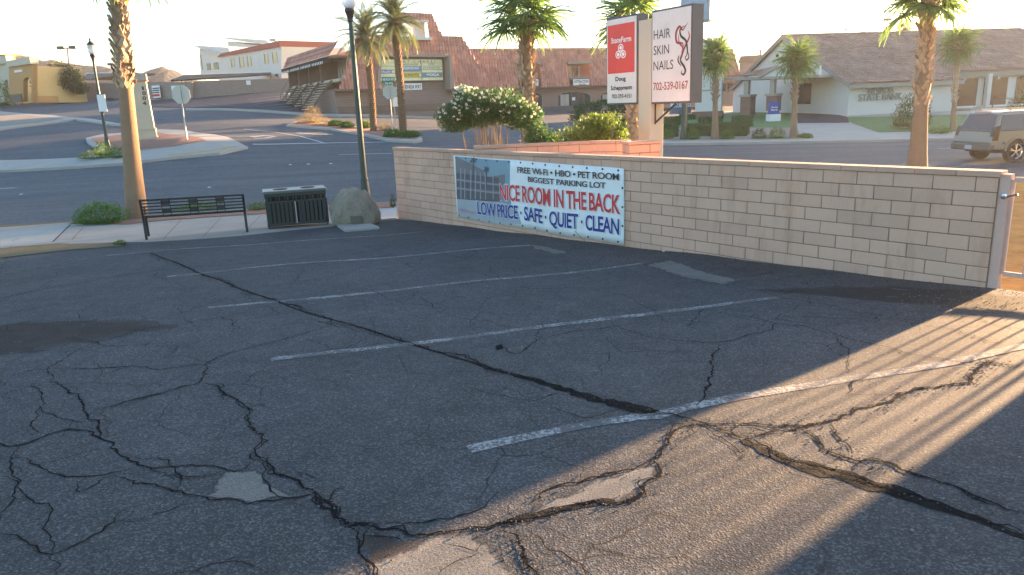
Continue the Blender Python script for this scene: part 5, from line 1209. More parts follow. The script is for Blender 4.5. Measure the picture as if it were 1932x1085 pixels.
vE = VP(-70, 112, 42, 118); vE.rect('upper_wall', -70, 104, 41, 170, -8, 0, M_yellow, yb); vE.rect('cornice', -70, 99, 42, 104.5, -8, .3, M_beige, yb)

# ------------------------------------------------------------------ boundary walls, carports, signs beyond
def bwall(lab, pa, Ya, ya0, ya1, pb, Yb, yb0, yb1, mat=M_brickf):
    v = VP(pa, Ya, pb, Yb); t = thing('boundary_wall', lab, 'wall', (v.o.x, v.o.y, v.h(pa, ya1)[1]))
    v.poly('wall_face', [(pa, ya1+3), (pb, yb1+3), (pb, yb0), (pa, ya0)], -.2, 0, mat, t); v.poly('capping', [(pa, ya0), (pb, yb0), (pb, yb0-1), (pa, ya0-1)], -.25, .05, M_cap, t); return t, v
bwall('pale block boundary wall beside the olive tree', 133, 104, 157, 184, 228, 100, 158, 182)
bwall('distant boundary wall behind the stone house number column', 255, 96, 155, 182, 362, 90, 156, 188)
t, v = bwall('long block boundary wall around the plaza parking, below the carport', 350, 90, 155, 187, 557, 94, 148, 172)
def board(name, lab, cat, v, x0, y0, x1, y1, mat, stripe=None):
    q = v.F(*v.h((x0+x1)/2, y1), .1); t = thing(name, lab, cat, tuple(q)); v.rect('face', x0, y0, x1, y1, .05, .1, mat, t)
    if stripe: v.rect('stripe', *stripe, .1, .115, REDI, t); [v.rect('lettering', x0+2, y0+k, x1-3, y0+k+1.3, .1, .112, DK, t) for k in (4, 8, 12)]
    return t
v2_ = VP(255, 95.5, 362, 89.5)
board('notice_board', 'white notice with a red band on the wall right of the house number column', 'sign', v2_, 287, 162, 305, 184, M_white, (289, 178, 303, 181.5))
board('notice_board', 'small white notice on the boundary wall left of the stop sign', 'sign', v2_, 324, 162, 336, 171, M_white)
board('notice_board', 'small white notice on the long boundary wall under the carport', 'sign', v, 464, 152, 473.5, 160, M_white)
def carport(lab, pa, Ya, pb, Yb, yt, yt2, posts, base):
    v = VP(pa, Ya, pb, Yb); t = thing('carport', lab, 'carport', (v.o.x, v.o.y, tps(v.o.x, v.o.y)))
    v.poly('roof', [(pa, yt[0]+1.8), (pb, yt[1]+3), (pb, yt[1]), (pa+(pb-pa)*.12, yt2), (pa, yt[0]+.6)], -5, 0, pm('carport_roof', (.10, .13, .15), .5, .1), t); v.poly('fascia', [(pa, yt[0]+.8), (pa+(pb-pa)*.12, yt2+.2), (pb, yt[1]+.2), (pb, yt[1]-.8), (pa+(pb-pa)*.12, yt2-.8), (pa, yt[0]-.2)], 0, .06, M_white, t)
    for x in posts: v.rect('post', x, yt[0]-1, x+2, base, -3, -2.7, M_black, t)
carport('dark flat carport above the parked cars, left of the big palm', 155, 112, 235, 108, (149, 137.5), 138.5, (190, 225), 185)
carport('long dark carport roof over the boundary wall, below the white building', 322, 101, 512, 106, (149.5, 136), 142, (343, 362, 388, 420, 444, 470), 172)
# parking lot floodlights
def flood(lab, px, yb0, yt, Y, heads, lean=0):
    b = at(px, yb0, Y); tp = at(px-lean, yt, Y); t = thing('floodlight', lab, 'lamp', (b.x, Y, tps(b.x, Y)), 0, 'parking lot floodlights'); zb = tps(b.x, Y)
    MB().tube([(b.x, Y, zb), tuple(tp)], [.12, .08], 8).build('pole', M_black, t)
    for s_ in heads: MB().box((tp.x+s_-.45, Y-.3, tp.z-.1), (tp.x+s_+.45, Y+.3, tp.z+.25)).build('lamp_head', M_black, t); 
    MB().bar((tp.x+min(heads), Y, tp.z), (tp.x+max(heads), Y, tp.z), .1).build('arm', M_black, t)
flood('twin headed floodlight over the olive tree', 130, 150, 91, 100, (-.75, .8), 3); flood('small twin headed floodlight behind the big palm trunk', 217, 150, 122, 120, (-.6, .6)); flood('faint lamp pole above the bank roof', 1674, 75, 38, 110, (0,))
q = at(1597, 55, 90); t = thing('street_light', 'pale cobra head street light over the bank roof, its pole hidden', 'lamp', (q.x+3, 90, tps(q.x+3, 90))); MB().tube([(q.x+3, 90, tps(q.x+3, 90)), (q.x+3, 90, q.z-1.5), (q.x+2.2, 90, q.z-.4), (q.x+.6, 90, q.z-.05)], .06, 6).build('pole', M_metal, t); MB().lathe([(.05, q.z-.12), (.28, q.z-.06), (.2, q.z+.08)], (q.x, 90), 10).build('lamp_head', M_metal, t)

# ------------------------------------------------------------------ white buildings in the left distance
vm = VP(377, 158, 440, 150); t = thing('modern_building', 'white building with slanting shed roofs in the left distance', 'building', (vm.o.x, vm.o.y, zpx(377, 150, 150)))
vm.poly('wall', [(379, 150), (376, 92), (414, 104), (440, 110), (440, 150)], -20, 0, M_stucco, t); vm.poly('roof', [(371, 87), (440, 111), (440, 108), (372, 85.5)], -20, .8, M_stucco2, t); vm.poly('roof_plane', [(371, 86), (430, 90), (436, 107), (405, 97)], -.5, -.1, M_stucco2, t)
vm.rect('window', 390, 120, 398.5, 131.5, 0, .1, M_glass, t); vm.rect('window', 403, 118.5, 413, 130, 0, .1, M_glass, t); vm.rect('window', 379, 103, 382, 131, 0, .1, M_glass, t)
vn = VP(423, 178, 520, 170); vn.poly('upper_wall', [(431, 110), (430, 78), (470, 84), (508, 86), (510, 100)], -12, 0, M_stucco, t); vn.poly('upper_roof', [(422, 70.5), (508, 76), (512, 84), (470, 80), (427, 73)], -12, .6, M_stucco2, t)
vl = VP(413, 125, 531, 108); vr = VP(531, 108, 604, 120); t = thing('white_building', 'long white two storey building with a red roof band in the left distance', 'building', (vl.o.x, vl.o.y, zpx(413, 152, 125)))
vl.poly('wall', [(413, 152), (415, 107), (531, 88), (531, 152)], -10, 0, M_stucco, t); vr.poly('wall', [(531, 152), (531, 88), (604, 90), (604, 150)], -.3, -.0, M_stucco2, t)
M_redroof = pm('red_roof_band', (.30, .075, .06), .8, .15, .5, 20, 0)
vl.poly('roof', [(412.5, 108), (420, 101), (531, 76.5), (531, 88)], -8, .3, M_redroof, t); vr.poly('roof', [(531, 88.3), (531, 76.5), (604, 79), (604, 90)], -.3, .3, M_redroof, t); vr.rect('vent', 532, 71.5, 537, 77, -2, -1, M_stucco2, t)
for x0, y0, x1, y1 in ((437.5, 111, 443.5, 127), (453, 108, 461.5, 127), (468, 107, 475.5, 124.5), (500, 101.5, 507.5, 120), (515.5, 99, 524.5, 119)):
    w = vl.rect('window', x0, y0, x1, y1, 0, .08, pm('lit_tint_pane', (.48, .38, .22), .3, .1), t); vl.rect('frame', x0-1, y0-1, x0+1, y1+1, .0, .14, M_beige, w)  # yellow base colour stands in for the lit look of these windows
for x0 in (505, 520): vl.rect('window', x0, 140, x0+6, 149, 0, .1, M_glass, t)
q = at(546, 135, 112); t = thing('satellite_dish', 'small dish and box on the white building wall beside the plaza stairs', 'dish', (q.x, 112, q.z)); MB().lathe([(.05, -.1), (.6, .1), (.8, .3)], (0, 0), 10).build('dish', M_metal, t, world=False); MB().bar((0, 0, -2.6), (0, 0, 0), .12).box((-1, -.3, -1.2), (.2, .3, -.6)).build('mount', M_metal, t, world=False)

# ------------------------------------------------------------------ brown mansard shopping plaza
D28 = 0
vF = VP(632, 65, 932, 74.5); zg = zpx(642, 222, 65)
pz = thing('plaza_building', 'brown shopping plaza corner block with a tall clay tile mansard and a directory sign', 'building', (vF.o.x, vF.o.y, zg))
z_of = lambda px, py: vF.h(px, py)[1]; s_of = lambda px, py=120: vF.h(px, py)[0]
ze, zs, zt_ = z_of(632, 169), z_of(782, 61), z_of(790, 21.5)
prof = [(ze, s_of(632), s_of(928)), (zs, s_of(684), s_of(881)), (zs+.001, s_of(738), s_of(845)), (zt_, s_of(752), s_of(830))]
sg0, sg1, zsg = s_of(716), s_of(851), z_of(780, 103); n0, n1, nz0, nz1 = s_of(763), s_of(819), z_of(790, 75), z_of(790, 36)
FT = lambda u, v, h: vF.F(u, v, h-.16*(v-ze))
tiles('roof_tiles', FT, prof, M_tile_m, pz, .32, .42, skip=lambda u, v: (sg0 < u < sg1 and v < zsg) or (n0 < u < n1 and nz0 < v < nz1))
vF.poly('wall', [(640, 221), (640, 168), (925, 168), (925, 224)], -9, -.9, M_brickm, pz)
MB().prism([(sg0-.1, ze-.5), (sg1+.1, ze-.5), (sg1+.1, zsg+.2), (sg0-.1, zsg+.2)], -2.2, -1.15, vF.F).build('sign_bay_wall', M_brickm, pz)
vF.rect('eave_trim', 632, 167.5, 716, 170.5, -.9, .1, M_brown, pz); vF.rect('eave_trim', 851, 167, 930, 170, -.9, .1, M_brown, pz)
tr_ = pm('taupe_trim', (.27, .235, .20), .85, .08)
vF.rect('bay_trim', 716, 102, 851, 107, -1.2, -.3, tr_, pz); vF.poly('bay_trim', [(847.5, 106), (852, 104), (857, 168), (850, 168)], -1.2, .05, tr_, pz); vF.poly('bay_trim', [(716, 104), (720, 106), (717, 168), (711, 168)], -1.2, .05, tr_, pz)
vF.rect('planter_base', 640, 203, 920, 226, -.9, -.3, M_brickm, pz); vF.rect('ledge', 640, 201.5, 920, 203.5, -.9, -.2, M_brown, pz)
# niche with an arch open to the sky
MB().prism([(n0, nz0), (n1, nz0), (n1, nz0+.25), (n0, nz0+.25)], -1.6, -.1, vF.F).prism([(n0, nz1-.15), (n1, nz1-.15), (n1, nz1), (n0, nz1)], -1.8, -.5, vF.F).build('niche_frame', M_stucco, pz)
am = (n0+n1)/2-.1; aw = (n1-n0)*.34; ac = n0+aw+.15
pts = [(n0, nz0), (ac-aw*.8, nz0)]+[(ac+aw*.8*math.cos(PI-PI*k/12), nz0+(nz1-nz0)*.5+(nz1-nz0)*.38*math.sin(PI*k/12)) for k in range(13)]+[(ac+aw*.8, nz0), (n1, nz0), (n1, nz1), (n0, nz1)]
MB().prism(pts, -1.75, -1.3, vF.F).build('niche_wall', M_stucco2, pz)
# hipped back of the mansard
MB().prism([(prof[0][1]+.3, ze), (prof[0][2]-.3, ze), (prof[1][2]-.3, zs-.2), (prof[1][1]+.3, zs-.2)], -1.9, -1.7, vF.F).build('roof_back', M_brown, pz) if False else None
# directory sign
sb = thing('directory_sign', 'lit yellow tenant directory board set into the plaza mansard', 'sign', tuple(vF.F(*vF.h(780, 152), -.6)))
CR_ = flat('sign_cream', (.70, .70, .40)); TE = flat('sign_teal', (.12, .26, .30)); GO = flat('sign_gold', (.72, .48, .03)); BL = flat('sign_blue', (.12, .17, .36))
vF.rect('cabinet', 719, 110, 844, 152, -1.15, -.72, M_sgf, sb); vF.rect('face', 720, 111, 843, 150.5, -.72, -.70, CR_, sb)
for r, mt in (((723, 131, 746, 138), BL), ((760, 124, 801, 131), TE), ((762, 137.5, 799, 145), GO), ((803, 137, 842, 143.5), TE), ((760, 131.5, 801, 134.5), TE)): vF.rect('panel', *r, -.70, -.685, mt, sb)
for body, r, mt in (('A R T  C H A P E L', (758, 113, 830, 117), tr_), ('MASSAGE', (762, 119, 796, 122.5), tr_), ('REFLEXOLOGY', (762, 125, 798, 130), WHI), ('DOI PHOTO', (764, 138.5, 797, 143.8), BLK), ('YOGA', (811, 138, 836, 142.5), WHI), ('JAX & BARBER SPA', (804, 125.5, 837, 129.5), TE), ('COZZ', (815, 118, 827, 122), tr_), ('SALON', (726, 132.5, 743, 136.5), WHI)):
    vF.text(body, *r, -.68, mt, sb, .02)
for y in (124, 131, 137, 145, 118): vF.rect('divider', 722, y-.3, 842, y+.1, -.70, -.69, tr_, sb)
for x in (757, 802): vF.rect('divider', x-.4, 112, x+.4, 150, -.70, -.69, tr_, sb)
ad = thing('address_sign', 'white 1006 NEVADA WAY address board on the plaza brick wall', 'sign', tuple(vF.F(*vF.h(780, 168), -.8))); vF.rect('face', 755, 157, 805, 168.5, -.9, -.84, M_white, ad); vF.text('1006 NEVADA WAY', 758, 159.5, 803, 166.5, -.83, DK, ad, .02)
# side with the stairs
vS = VP(549, 82, 640, 65.6); zdk = 2.75+EYE; M_stairw = pm('plaza_side_wall', (.42, .37, .31), .85, .1, .6, 20, .1)
MB().prism([(0, 3.2), (vS.L-1.3, 1.2), (vS.L-1.3, 5.1+EYE), (0, 5.1+EYE)], -5, -1.6, vS.F).build('side_wall', M_stairw, pz)
SL0 = vS.L; zb0_, zb1_, zt0_ = vS.h(549, 127)[1], vS.h(640, 97)[1], vS.h(549, 108)[1]
tiles('side_roof_tiles', lambda u, v, h: vS.F(u, v, h-.5*(v-zb0_)+.3), [(zb0_, 0, SL0-.3), (zb0_+1.1, 0, SL0+.9)], M_tile_m, pz, .32, .42)
MB().prism([(0, zb0_-.2), (SL0, zb0_-.2), (SL0, zb0_), (0, zb0_)], -1.5, .3, vS.F).build('side_eave', M_brown, pz)
MB().prism([(0, zdk-.25), (SL0, zdk-.25), (SL0, zdk), (0, zdk)], -1.6, -.2, vS.F).build('walkway', M_beige, pz)
NB = 4
for k in range(NB):
    u = .2+(SL0-1.2)*k/NB; MB().prism([(u, zdk-3), (u+.35, zdk-3), (u+.35, zb0_), (u, zb0_)], -1.6, .0, vS.F).build('fin_wall', M_brown, pz)
for k in range(NB):
    u = .2+(SL0-1.2)*k/NB; ww = (SL0-1.2)/NB
    aw_ = MB().prism([(u+.4, zb0_-.5), (u+ww, zb0_-.5), (u+ww, zb0_-.12), (u+.4, zb0_-.12)], 0, .75, vS.F).build('awning', M_dark, pz)
    mb = MB()
    for j in range(7): x = u+.45+(ww-.6)*j/6.5; mb.prism([(x, zb0_-.62), (x+.2, zb0_-.62), (x+.2, zb0_-.4), (x, zb0_-.4)], .75, .78, vS.F)
    mb.build('scallop', M_white, aw_, kind='stuff')
    MB().prism([(u+.6, zdk+.1), (u+ww-.4, zdk+.1), (u+ww-.4, zb0_-.9), (u+.6, zb0_-.9)], -1.6, -1.5, vS.F).build('window', M_blind, pz)
    for j in (1, 2, 3): MB().prism([(u+.6+(ww-1)*j/4, zdk+.1), (u+.66+(ww-1)*j/4, zdk+.1), (u+.66+(ww-1)*j/4, zb0_-.9), (u+.6+(ww-1)*j/4, zb0_-.9)], -1.5, -1.44, vS.F).build('mullion', M_brown, pz)
    st = thing('staircase', ['outdoor staircase farthest from the street, at the plaza side', 'second outdoor staircase from the far end of the plaza side', 'third outdoor staircase along the plaza side', 'outdoor staircase nearest the plaza corner, the tallest flight'][k], 'stairs', tuple(vS.F(u+ww/2, 0, .5)), 0, 'stairs along the plaza side')
    q = vS.F(u+ww/2, 0, 2.5); zg_ = tps(q.x, q.y)+.05; nt_ = max(3, int((zdk-zg_)/.24))
    st.location.z = zg_
    for j in range(nt_):
        z = zdk-(j+1)*(zdk-zg_)/(nt_+1); MB().prism([(u+1.0, z-.05), (u+ww-.55, z-.05), (u+ww-.55, z), (u+1.0, z)], .1+j*.19, .34+j*.19, vS.F).build('step', M_beige, st)
    for x in (u+.92, u+ww-.5):
        MB().bar(vS.F(x, zdk-.1, 0), vS.F(x, zg_, .1+nt_*.19), .06, .2).build('stringer', M_brown, st); MB().bar(vS.F(x, zdk+.9, 0), vS.F(x, zg_+.9, .1+nt_*.19), .05).bar(vS.F(x, zg_+.9, .1+nt_*.19), vS.F(x, zg_, .1+nt_*.19), .05).build('handrail', M_brown, st)
# second block
vG = VP(893, 78, 1400, 96.4); t = thing('plaza_building', 'long brown plaza wing with a tiled mansard, arched shopfronts and small dormers', 'building', tuple(vG.F(0, zpx(893, 213, 78), 0))); pw2 = t
gz_, gt_ = vG.h(893, 168)[1], vG.h(893, 91)[1]; sG = lambda px: vG.h(px, 130)[0]
d1, d2 = (sG(978), sG(1020)), (sG(1074), sG(1115)); zd_ = vG.h(1095, 120)[1]
tiles('roof_tiles', lambda u, v, h: vG.F(u, v, h-.18*(v-gz_)), [(gz_, 0, sG(1402)), (gt_, 0, sG(1389))], M_tile_m, t, .32, .42, skip=lambda u, v: v < zd_ and (d1[0] < u < d1[1] or d2[0] < u < d2[1]))
M_brs = pm('taupe_stucco', (.27, .20, .165), .9, .1, .6, 20, .1)
vG.poly('wall', [(893, 216), (893, 167), (1400, 149), (1400, 200)], -8, -.9, M_brs, t); vG.poly('eave_trim', [(893, 167.5), (1400, 150), (1400, 153), (893, 171)], -.9, .1, M_brown, t)
vG.poly('coping', [(893, 91.5), (1389, 88.5), (1389, 87.2), (893, 90)], -1.5, -1.0, M_brown, t)
vG.rect('planter', 893, 207, 1130, 216, -.9, .4, pm('shop_planter', (.10, .10, .10), .9), t)
for (a0, a1), (w0, w1), (g0, g1) in ((d1, (990, 1013), (1000, 1018)), (d2, (1090, 1109), (1081, 1114))):
    MB().prism([(a0-1.6, gz_), (a1+1.6, gz_), (a1+1.6, zd_+.4), (a0-1.6, zd_+.4)], -1.9, -1.6, vG.F).build('dormer_wall', M_brs, t); MB().prism([(a0-.1, zd_), (a1+.1, zd_), (a1+.1, zd_+.25), (a0-.1, zd_+.25)], -1.6, .0, vG.F).build('dormer_trim', tr_, t)
    w = vG.rect('window', w0-9, 122.5, w1, 145, -1.6, -1.55, M_blind, t); vG.rect('pane', (w0+w1)/2-6, 123, w1-4, 144, -1.55, -1.52, M_glass, w)
    vG.rect('sill', w0-13, 145.5, w1+4, 149, -1.6, -.1, tr_, t)
    s_ = thing('shop_sign', 'white lightbox shop sign under the plaza dormer beside the pole sign' if g0 > 1050 else 'white lightbox shop sign partly behind the middle fan palm trunk', 'sign', tuple(vG.F(*vG.h(g0, 163), .0)), 0, 'shop signs on the plaza')
    vG.rect('cabinet', g0, 148.5, g1, 163, -.5, -.1, M_black, s_); vG.rect('face', g0+1.2, 149.7, g1-1.2, 161.8, -.1, -.08, M_white, s_)
    vG.text('ATTRACTION', g0+3, 151.5, g1-3, 156, -.07, DK, s_, .03); vG.text('SALON', g0+12 if g0 > 1050 else g0+5, 158, g1-9 if g0 > 1050 else g1-5, 160.5, -.07, DK, s_, .03)
for x0, x1 in ((1062, 1122), (965, 1030), (1142, 1182)):
    A = arch(vG, x0, x1, 182, 173, 210); w = vG.poly('window', A, -.9, -.84, M_glass, t); A2_ = arch(vG, x0-2, x1+2, 182, 171, 210)
    vG.poly('frame', A2_, -.9, -.86, tr_, w)
    for k in range(1, 5): vG.rect('mullion', x0+(x1-x0)*k/5-.5, 174.5, x0+(x1-x0)*k/5+.5, 209, -.84, -.80, tr_, w)
    vG.rect('blind', x0+3, 178, x0+(x1-x0)*.33, 207, -.85, -.83, M_blind, w)
vG.rect('notice', 1087, 183, 1093, 189, -.83, -.8, M_white, t)
for x0 in (1368, 1384): vG.rect('window', x0, 158, x0+10, 172, -.9, -.8, M_glass, t)
vG.rect('door', 1360, 166, 1371, 196, -.9, -.8, M_glass, t)
vK = VP(1380, 120, 1450, 118); t = thing('house', 'dim grey roofed house between the plaza and the bank gable', 'house', (vK.o.x, vK.o.y, tps(vK.o.x, vK.o.y))); vK.rect('wall', 1395, 118, 1450, 200, -10, 0, M_brs, t); vK.poly('roof', [(1392, 118), (1450, 118), (1447, 103), (1398, 106)], -10, .5, M_brown, t); vK.rect('chimney', 1432, 92, 1435, 106, -3, -2, M_brown, t)

# ------------------------------------------------------------------ bank
th8 = math.radians(8); C0 = at(1600, 200, 60); bo_ = Vector((C0.x, C0.y, 0)); bx_ = Vector((math.cos(th8), math.sin(th8), 0)); by_ = Vector((-math.sin(th8), math.cos(th8), 0))
BF = lambda u, y, z: bo_+bx_*u+by_*y+Vector((0, 0, z))
bg_ = at(1597, 223, 60).z; be_ = at(1606, 158, 60).z; br_ = at(1470, 71.5, 71.5).z
bk_ = thing('bank_building', 'white stucco bank with a long faded clay tile roof and gable end', 'building', tuple(BF(0, 0, bg_)))
GD = 21.; RL = 62.
MB().prism([(0, bg_-.6), (GD, bg_-.6), (GD, be_), (GD/2, br_-.15), (0, be_)], 0, .3, lambda y, z, w: BF(w, y, z)).build('gable_wall', M_stucco, bk_)
MB().prism([(.31, bg_-.6), (9.2, bg_-.6), (9.2, be_), (.31, be_)], .002, .3, lambda u, z, w: BF(u, w, z)).build('front_wall', M_stucco, bk_)
pd_ = 1.6
MB().prism([(9.2, bg_-.6), (RL, bg_-.6), (RL, be_+.6), (9.2, be_+.6)], pd_, pd_+.3, lambda u, z, w: BF(u, w, z)).build('porch_wall', M_stucco, bk_)
MB().prism([(0, bg_-.6), (pd_+.3, bg_-.6), (pd_+.3, be_), (0, be_)], 9.2, 9.5, lambda y, z, w: BF(w, y, z)).build('return_wall', M_stucco, bk_)
run = GD/2+.6; sl_ = math.hypot(run, br_-be_+.1); V_ = ((br_-be_+.1)/sl_, run/sl_)
def RT(u, v, h): return BF(u, -.6+v*V_[1]-h*V_[0], be_-.05+v*V_[0]+h*V_[1])
v_p = 1.9
tiles('roof_tiles', RT, [(0, -.4, 9.6), (v_p, -.4, 9.6), (v_p+.001, -.4, RL), (sl_*.98, -.4, RL), (sl_, -.4, 24)], M_tile_b, bk_, .29, .42)
def RT2(u, v, h): return BF(u, GD+.6-v*V_[1]+h*V_[0], be_-.05+v*V_[0]+h*V_[1])
MB().prism([(-.4, 0), (RL, 0), (RL, sl_), (-.4, sl_)], -.1, 0, lambda u, v, w: RT2(u, v, w)).build('rear_roof', M_tile_b, bk_)
MB().tube([tuple(RT(u, sl_, .08)) for u in np.linspace(-.4, 24, 12)], .12, 6).build('ridge_tiles', M_tile_b, bk_)
MB().prism([(-.35, -.32), (9.6, -.32), (9.6, -.02), (-.35, -.02)], 0, .14, lambda u, z, w: BF(u, -.6+w, be_-.05+z)).build('fascia', pm('taupe_fascia', (.33, .30, .26), .8, .06), bk_)
zp_ = RT(0, v_p, 0).z
FA = MATS['taupe_fascia']
MB().prism([(9.6, -.45), (RL, -.45), (RL, -.02), (9.6, -.02)], 0, .2, lambda u, z, w: BF(u, -.6+v_p*V_[1]+w, zp_+z)).build('fascia', FA, bk_)
for s_, y0 in ((-1, 0), (1, GD)):
    MB().bar(BF(-.3, y0+s_*.6, be_-.2), BF(-.3, GD/2, br_-.02), .12, .35, up=(0, 0, 1)).build('rake_board', FA, bk_)
for k in range(10):
    u = 10.5+k*3.1; MB().prism([(u, -.75), (u+.25, -.75), (u+.25, -.45), (u, -.45)], -.5, 2.2, lambda a, z, w: BF(a, -.6+v_p*V_[1]+w, zp_+z)).build('rafter_tail', FA, bk_)
for u0_, u1_, mt in ((10.2, 12.6, M_glass), (13.2, 15.4, M_glass), (16.2, 18.0, M_glass), (20.5, 22.6, M_glassb), (23.0, 24.9, M_glassb), (25.4, 28.6, M_glassb), (34, 38, M_glassb)):
    w = MB().prism([(u0_, bg_+.5), (u1_, bg_+.5), (u1_, be_+.1), (u0_, be_+.1)], pd_-.04, pd_, lambda u, z, w: BF(u, w, z)).build('window', mt, bk_)
    MB().prism([(u0_-.08, bg_+.35), (u1_+.08, bg_+.35), (u1_+.08, bg_+.5), (u0_-.08, bg_+.5)], pd_-.1, pd_, lambda u, z, w: BF(u, w, z)).build('sill', M_white, w)
for u in (13., 19.6, 24.95): MB().prism([(u, bg_-.3), (u+.35, bg_-.3), (u+.35, be_+.4), (u, be_+.4)], .9, 1.25, lambda a, z, w: BF(a, w, z)).build('porch_post', M_brickr if u > 14 else M_stucco, bk_)
MB().prism([(10.5, bg_-.3), (18.5, bg_-.3), (18.5, bg_+.35), (10.5, bg_+.35)], -.4, pd_, lambda u, z, w: BF(u, w, z)).build('entry_steps', M_conc, bk_)
for u in (12.5, 16.5): MB().bar(BF(u, -.4, bg_+.35), BF(u, -.4, bg_+1.3), .06).bar(BF(u, -.4, bg_+1.3), BF(u+2.4, -.4, bg_+.75), .06).build('handrail', M_black, bk_)
vBk = VP(1600, 60, 1730, 60*(1+.0)); vBk.o = bo_; vBk.d = bx_; vBk.n = by_
for body, r in (('NEVADA', (1636, 166.5, 1684, 175.5)), ('STATE BANK', (1619, 178, 1699, 187.5))):
    a_ = vBk.h(r[0], r[1]); b_ = vBk.h(r[2], r[3]); vs, fs = text_verts(body, .0, 3); X = [v[0] for v in vs]; Yv = [v[1] for v in vs]
    P_ = ([vBk.F(a_[0]+(v[0]-min(X))/(max(X)-min(X))*(b_[0]-a_[0]), b_[1]+(v[1]-min(Yv))/(max(Yv)-min(Yv))*(a_[1]-b_[1]), .14) for v in vs])
    for o in letters(P_, vs, fs, flat('bank_letter', (.22, .27, .25), .4), bk_): sm = o.modifiers.new('s', 'SOLIDIFY'); sm.thickness = .12; sm.offset = 0
# gable window and the drive-through canopy
vGb = VP(1416, 80, 1597, 60.2); vGb.o = bo_-bx_*.0; vGb.d = -by_; vGb.n = bx_
vGb.rect('window', 1507, 160, 1529.5, 196, 0, .05, M_glass, bk_); vGb.rect('window_frame', 1505, 158, 1531.5, 160, 0, .08, M_green, bk_)
vGb.rect('vent', 1465, 103, 1469, 107, 0, .05, M_dark, bk_)
cp_ = thing('canopy', 'drive through canopy with a tiled roof and brick based posts beside the bank gable', 'canopy', tuple(at(1450, 208, 66)))
vc = VP(1366, 66, 1546, 60)
vc.poly('fascia', [(1366, 147), (1366, 152.5), (1546, 146), (1546, 141)], -6, 0, FA, cp_)
vc.poly('pediment', [(1434, 145), (1467, 127), (1500, 143)], -.4, .02, M_stucco, cp_); vc.poly('pediment', [(1508, 142), (1546, 123), (1546, 141)], -.4, .02, M_stucco, cp_)
for a0, a1 in (((1432, 146), (1467, 126)), ((1467, 126), (1502, 143)), ((1506, 143), (1547, 122))): MB().bar(vc.F(*vc.h(*a0), .1), vc.F(*vc.h(*a1), .1), .16, .2).build('rake_board', FA, cp_)
q0, q1, q2, q3 = vc.F(*vc.h(1366, 147), .1), vc.F(*vc.h(1434, 145), .1), vc.F(*vc.h(1466, 126.5), -.2), vc.F(*vc.h(1405, 131), -4)
def QB(u, v, h):
    a = q0.lerp(q1, u/10); b = q3.lerp(q2, u/10); n_ = (q1-q0).cross(q3-q0).normalized(); n_ = n_ if n_.z > 0 else -n_; return a.lerp(b, v/5)+n_*h
tiles('roof_tiles', QB, [(0, 0, 10), (5, 0, 10)], M_tile_b, cp_, .7, .6)
for px, yt, ym, yb1, w in ((1405, 152, 180, 214, 8), (1454, 149, 178, 207, 8)):
    vc.rect('post', px-3.5, yt, px+4, ym, -.6, -.2, FA, cp_); vc.rect('brick_pier', px-w, ym+2, px+w+2, yb1+2, -.9, 0, M_brickr, cp_); vc.rect('pier_cap', px-w-2, ym-1, px+w+4, ym+2.5, -1, .1, FA, cp_)
q = hit_tps(1461, 229, .14); vb = VP(1452, q.y, 1471, q.y+.1); t = thing('bank_sign', 'small blue bank sign on a white plinth on the lawn', 'sign', tuple(q)); vb.rect('panel', 1452.5, 192, 1470, 217, -.3, 0, flat('bank_blue', (.06, .09, .30)), t); vb.rect('plinth', 1451, 216, 1471.5, 229.5, -.5, .1, M_white, t)
vb.text('Auto', 1455, 201, 1467.5, 203.5, .01, WHI, t); vb.text('Bank', 1455, 206, 1467.5, 208.5, .01, WHI, t)
# white pylon and other signs in the middle distance
q = hit_tps(1335, 222, .14); vp = VP(1311, q.y, 1360, q.y-.8); t = thing('white_pylon', 'tall white panelled pylon on a brick base behind the short palm', 'sign', tuple(q))
vp.rect('tower', 1314, 74, 1360, 212, -1.2, 0, M_stucco, t); vp.rect('base', 1306, 211, 1362, 222, -1.4, .3, M_brickr, t)
for y in (134, 170): vp.rect('band', 1314, y, 1360, y+1, 0, .06, FA, t)
vp.rect('band', 1340, 134, 1341, 170, 0, .05, FA, t)
vp.rect('side_panel', 1309, 108, 1314.5, 168, -.6, .1, flat('panel_red', (.45, .10, .12)), t)
for i, ch in enumerate('1009'): vp.text(ch, 1326, 138+i*7.5, 1331, 144+i*7.5, .02, pm('faded_digit', (.40, .39, .36)), t)
q = hit_tps(1287, 222, .14); vq = VP(1268, q.y, 1304, q.y+.5); t = thing('blue_sign', 'low blue and white sign glimpsed beneath the pole sign', 'sign', tuple(q)); vq.rect('panel', 1268, 193, 1303, 203, -.3, 0, M_white, t); vq.rect('plinth', 1267, 203, 1303, 214, -.4, .1, flat('dull_blue', (.10, .16, .24)), t); vq.text('CAR WASH', 1270, 195.5, 1301, 201, .01, BL, t, .03); vq.rect('leg', 1284, 214, 1287, 222, -.3, 0, M_metal, t)
vu = VP(1284, 43.8, 1338, 42.8); q = at(1300, 265, 33); t = thing('tall_pole_sign', 'pale blue sign box on a pole, cropped by the top edge behind the pole sign', 'sign', (vu.F(vu.h(1316, 200)[0], 0, 0).x, vu.F(vu.h(1316, 200)[0], 0, 0).y, tps(12, 43.8)))
BLU = flat('pale_blue_metal', (.22, .33, .42), .5); vu.rect('cabinet', 1284, -60, 1338, 40, -.7, 0, BLU, t, bevel=.12); vu.rect('cabinet', 1300, 44, 1326, 76, -.6, -.05, flat('mid_blue_metal', (.16, .24, .32), .5), t, bevel=.05); 
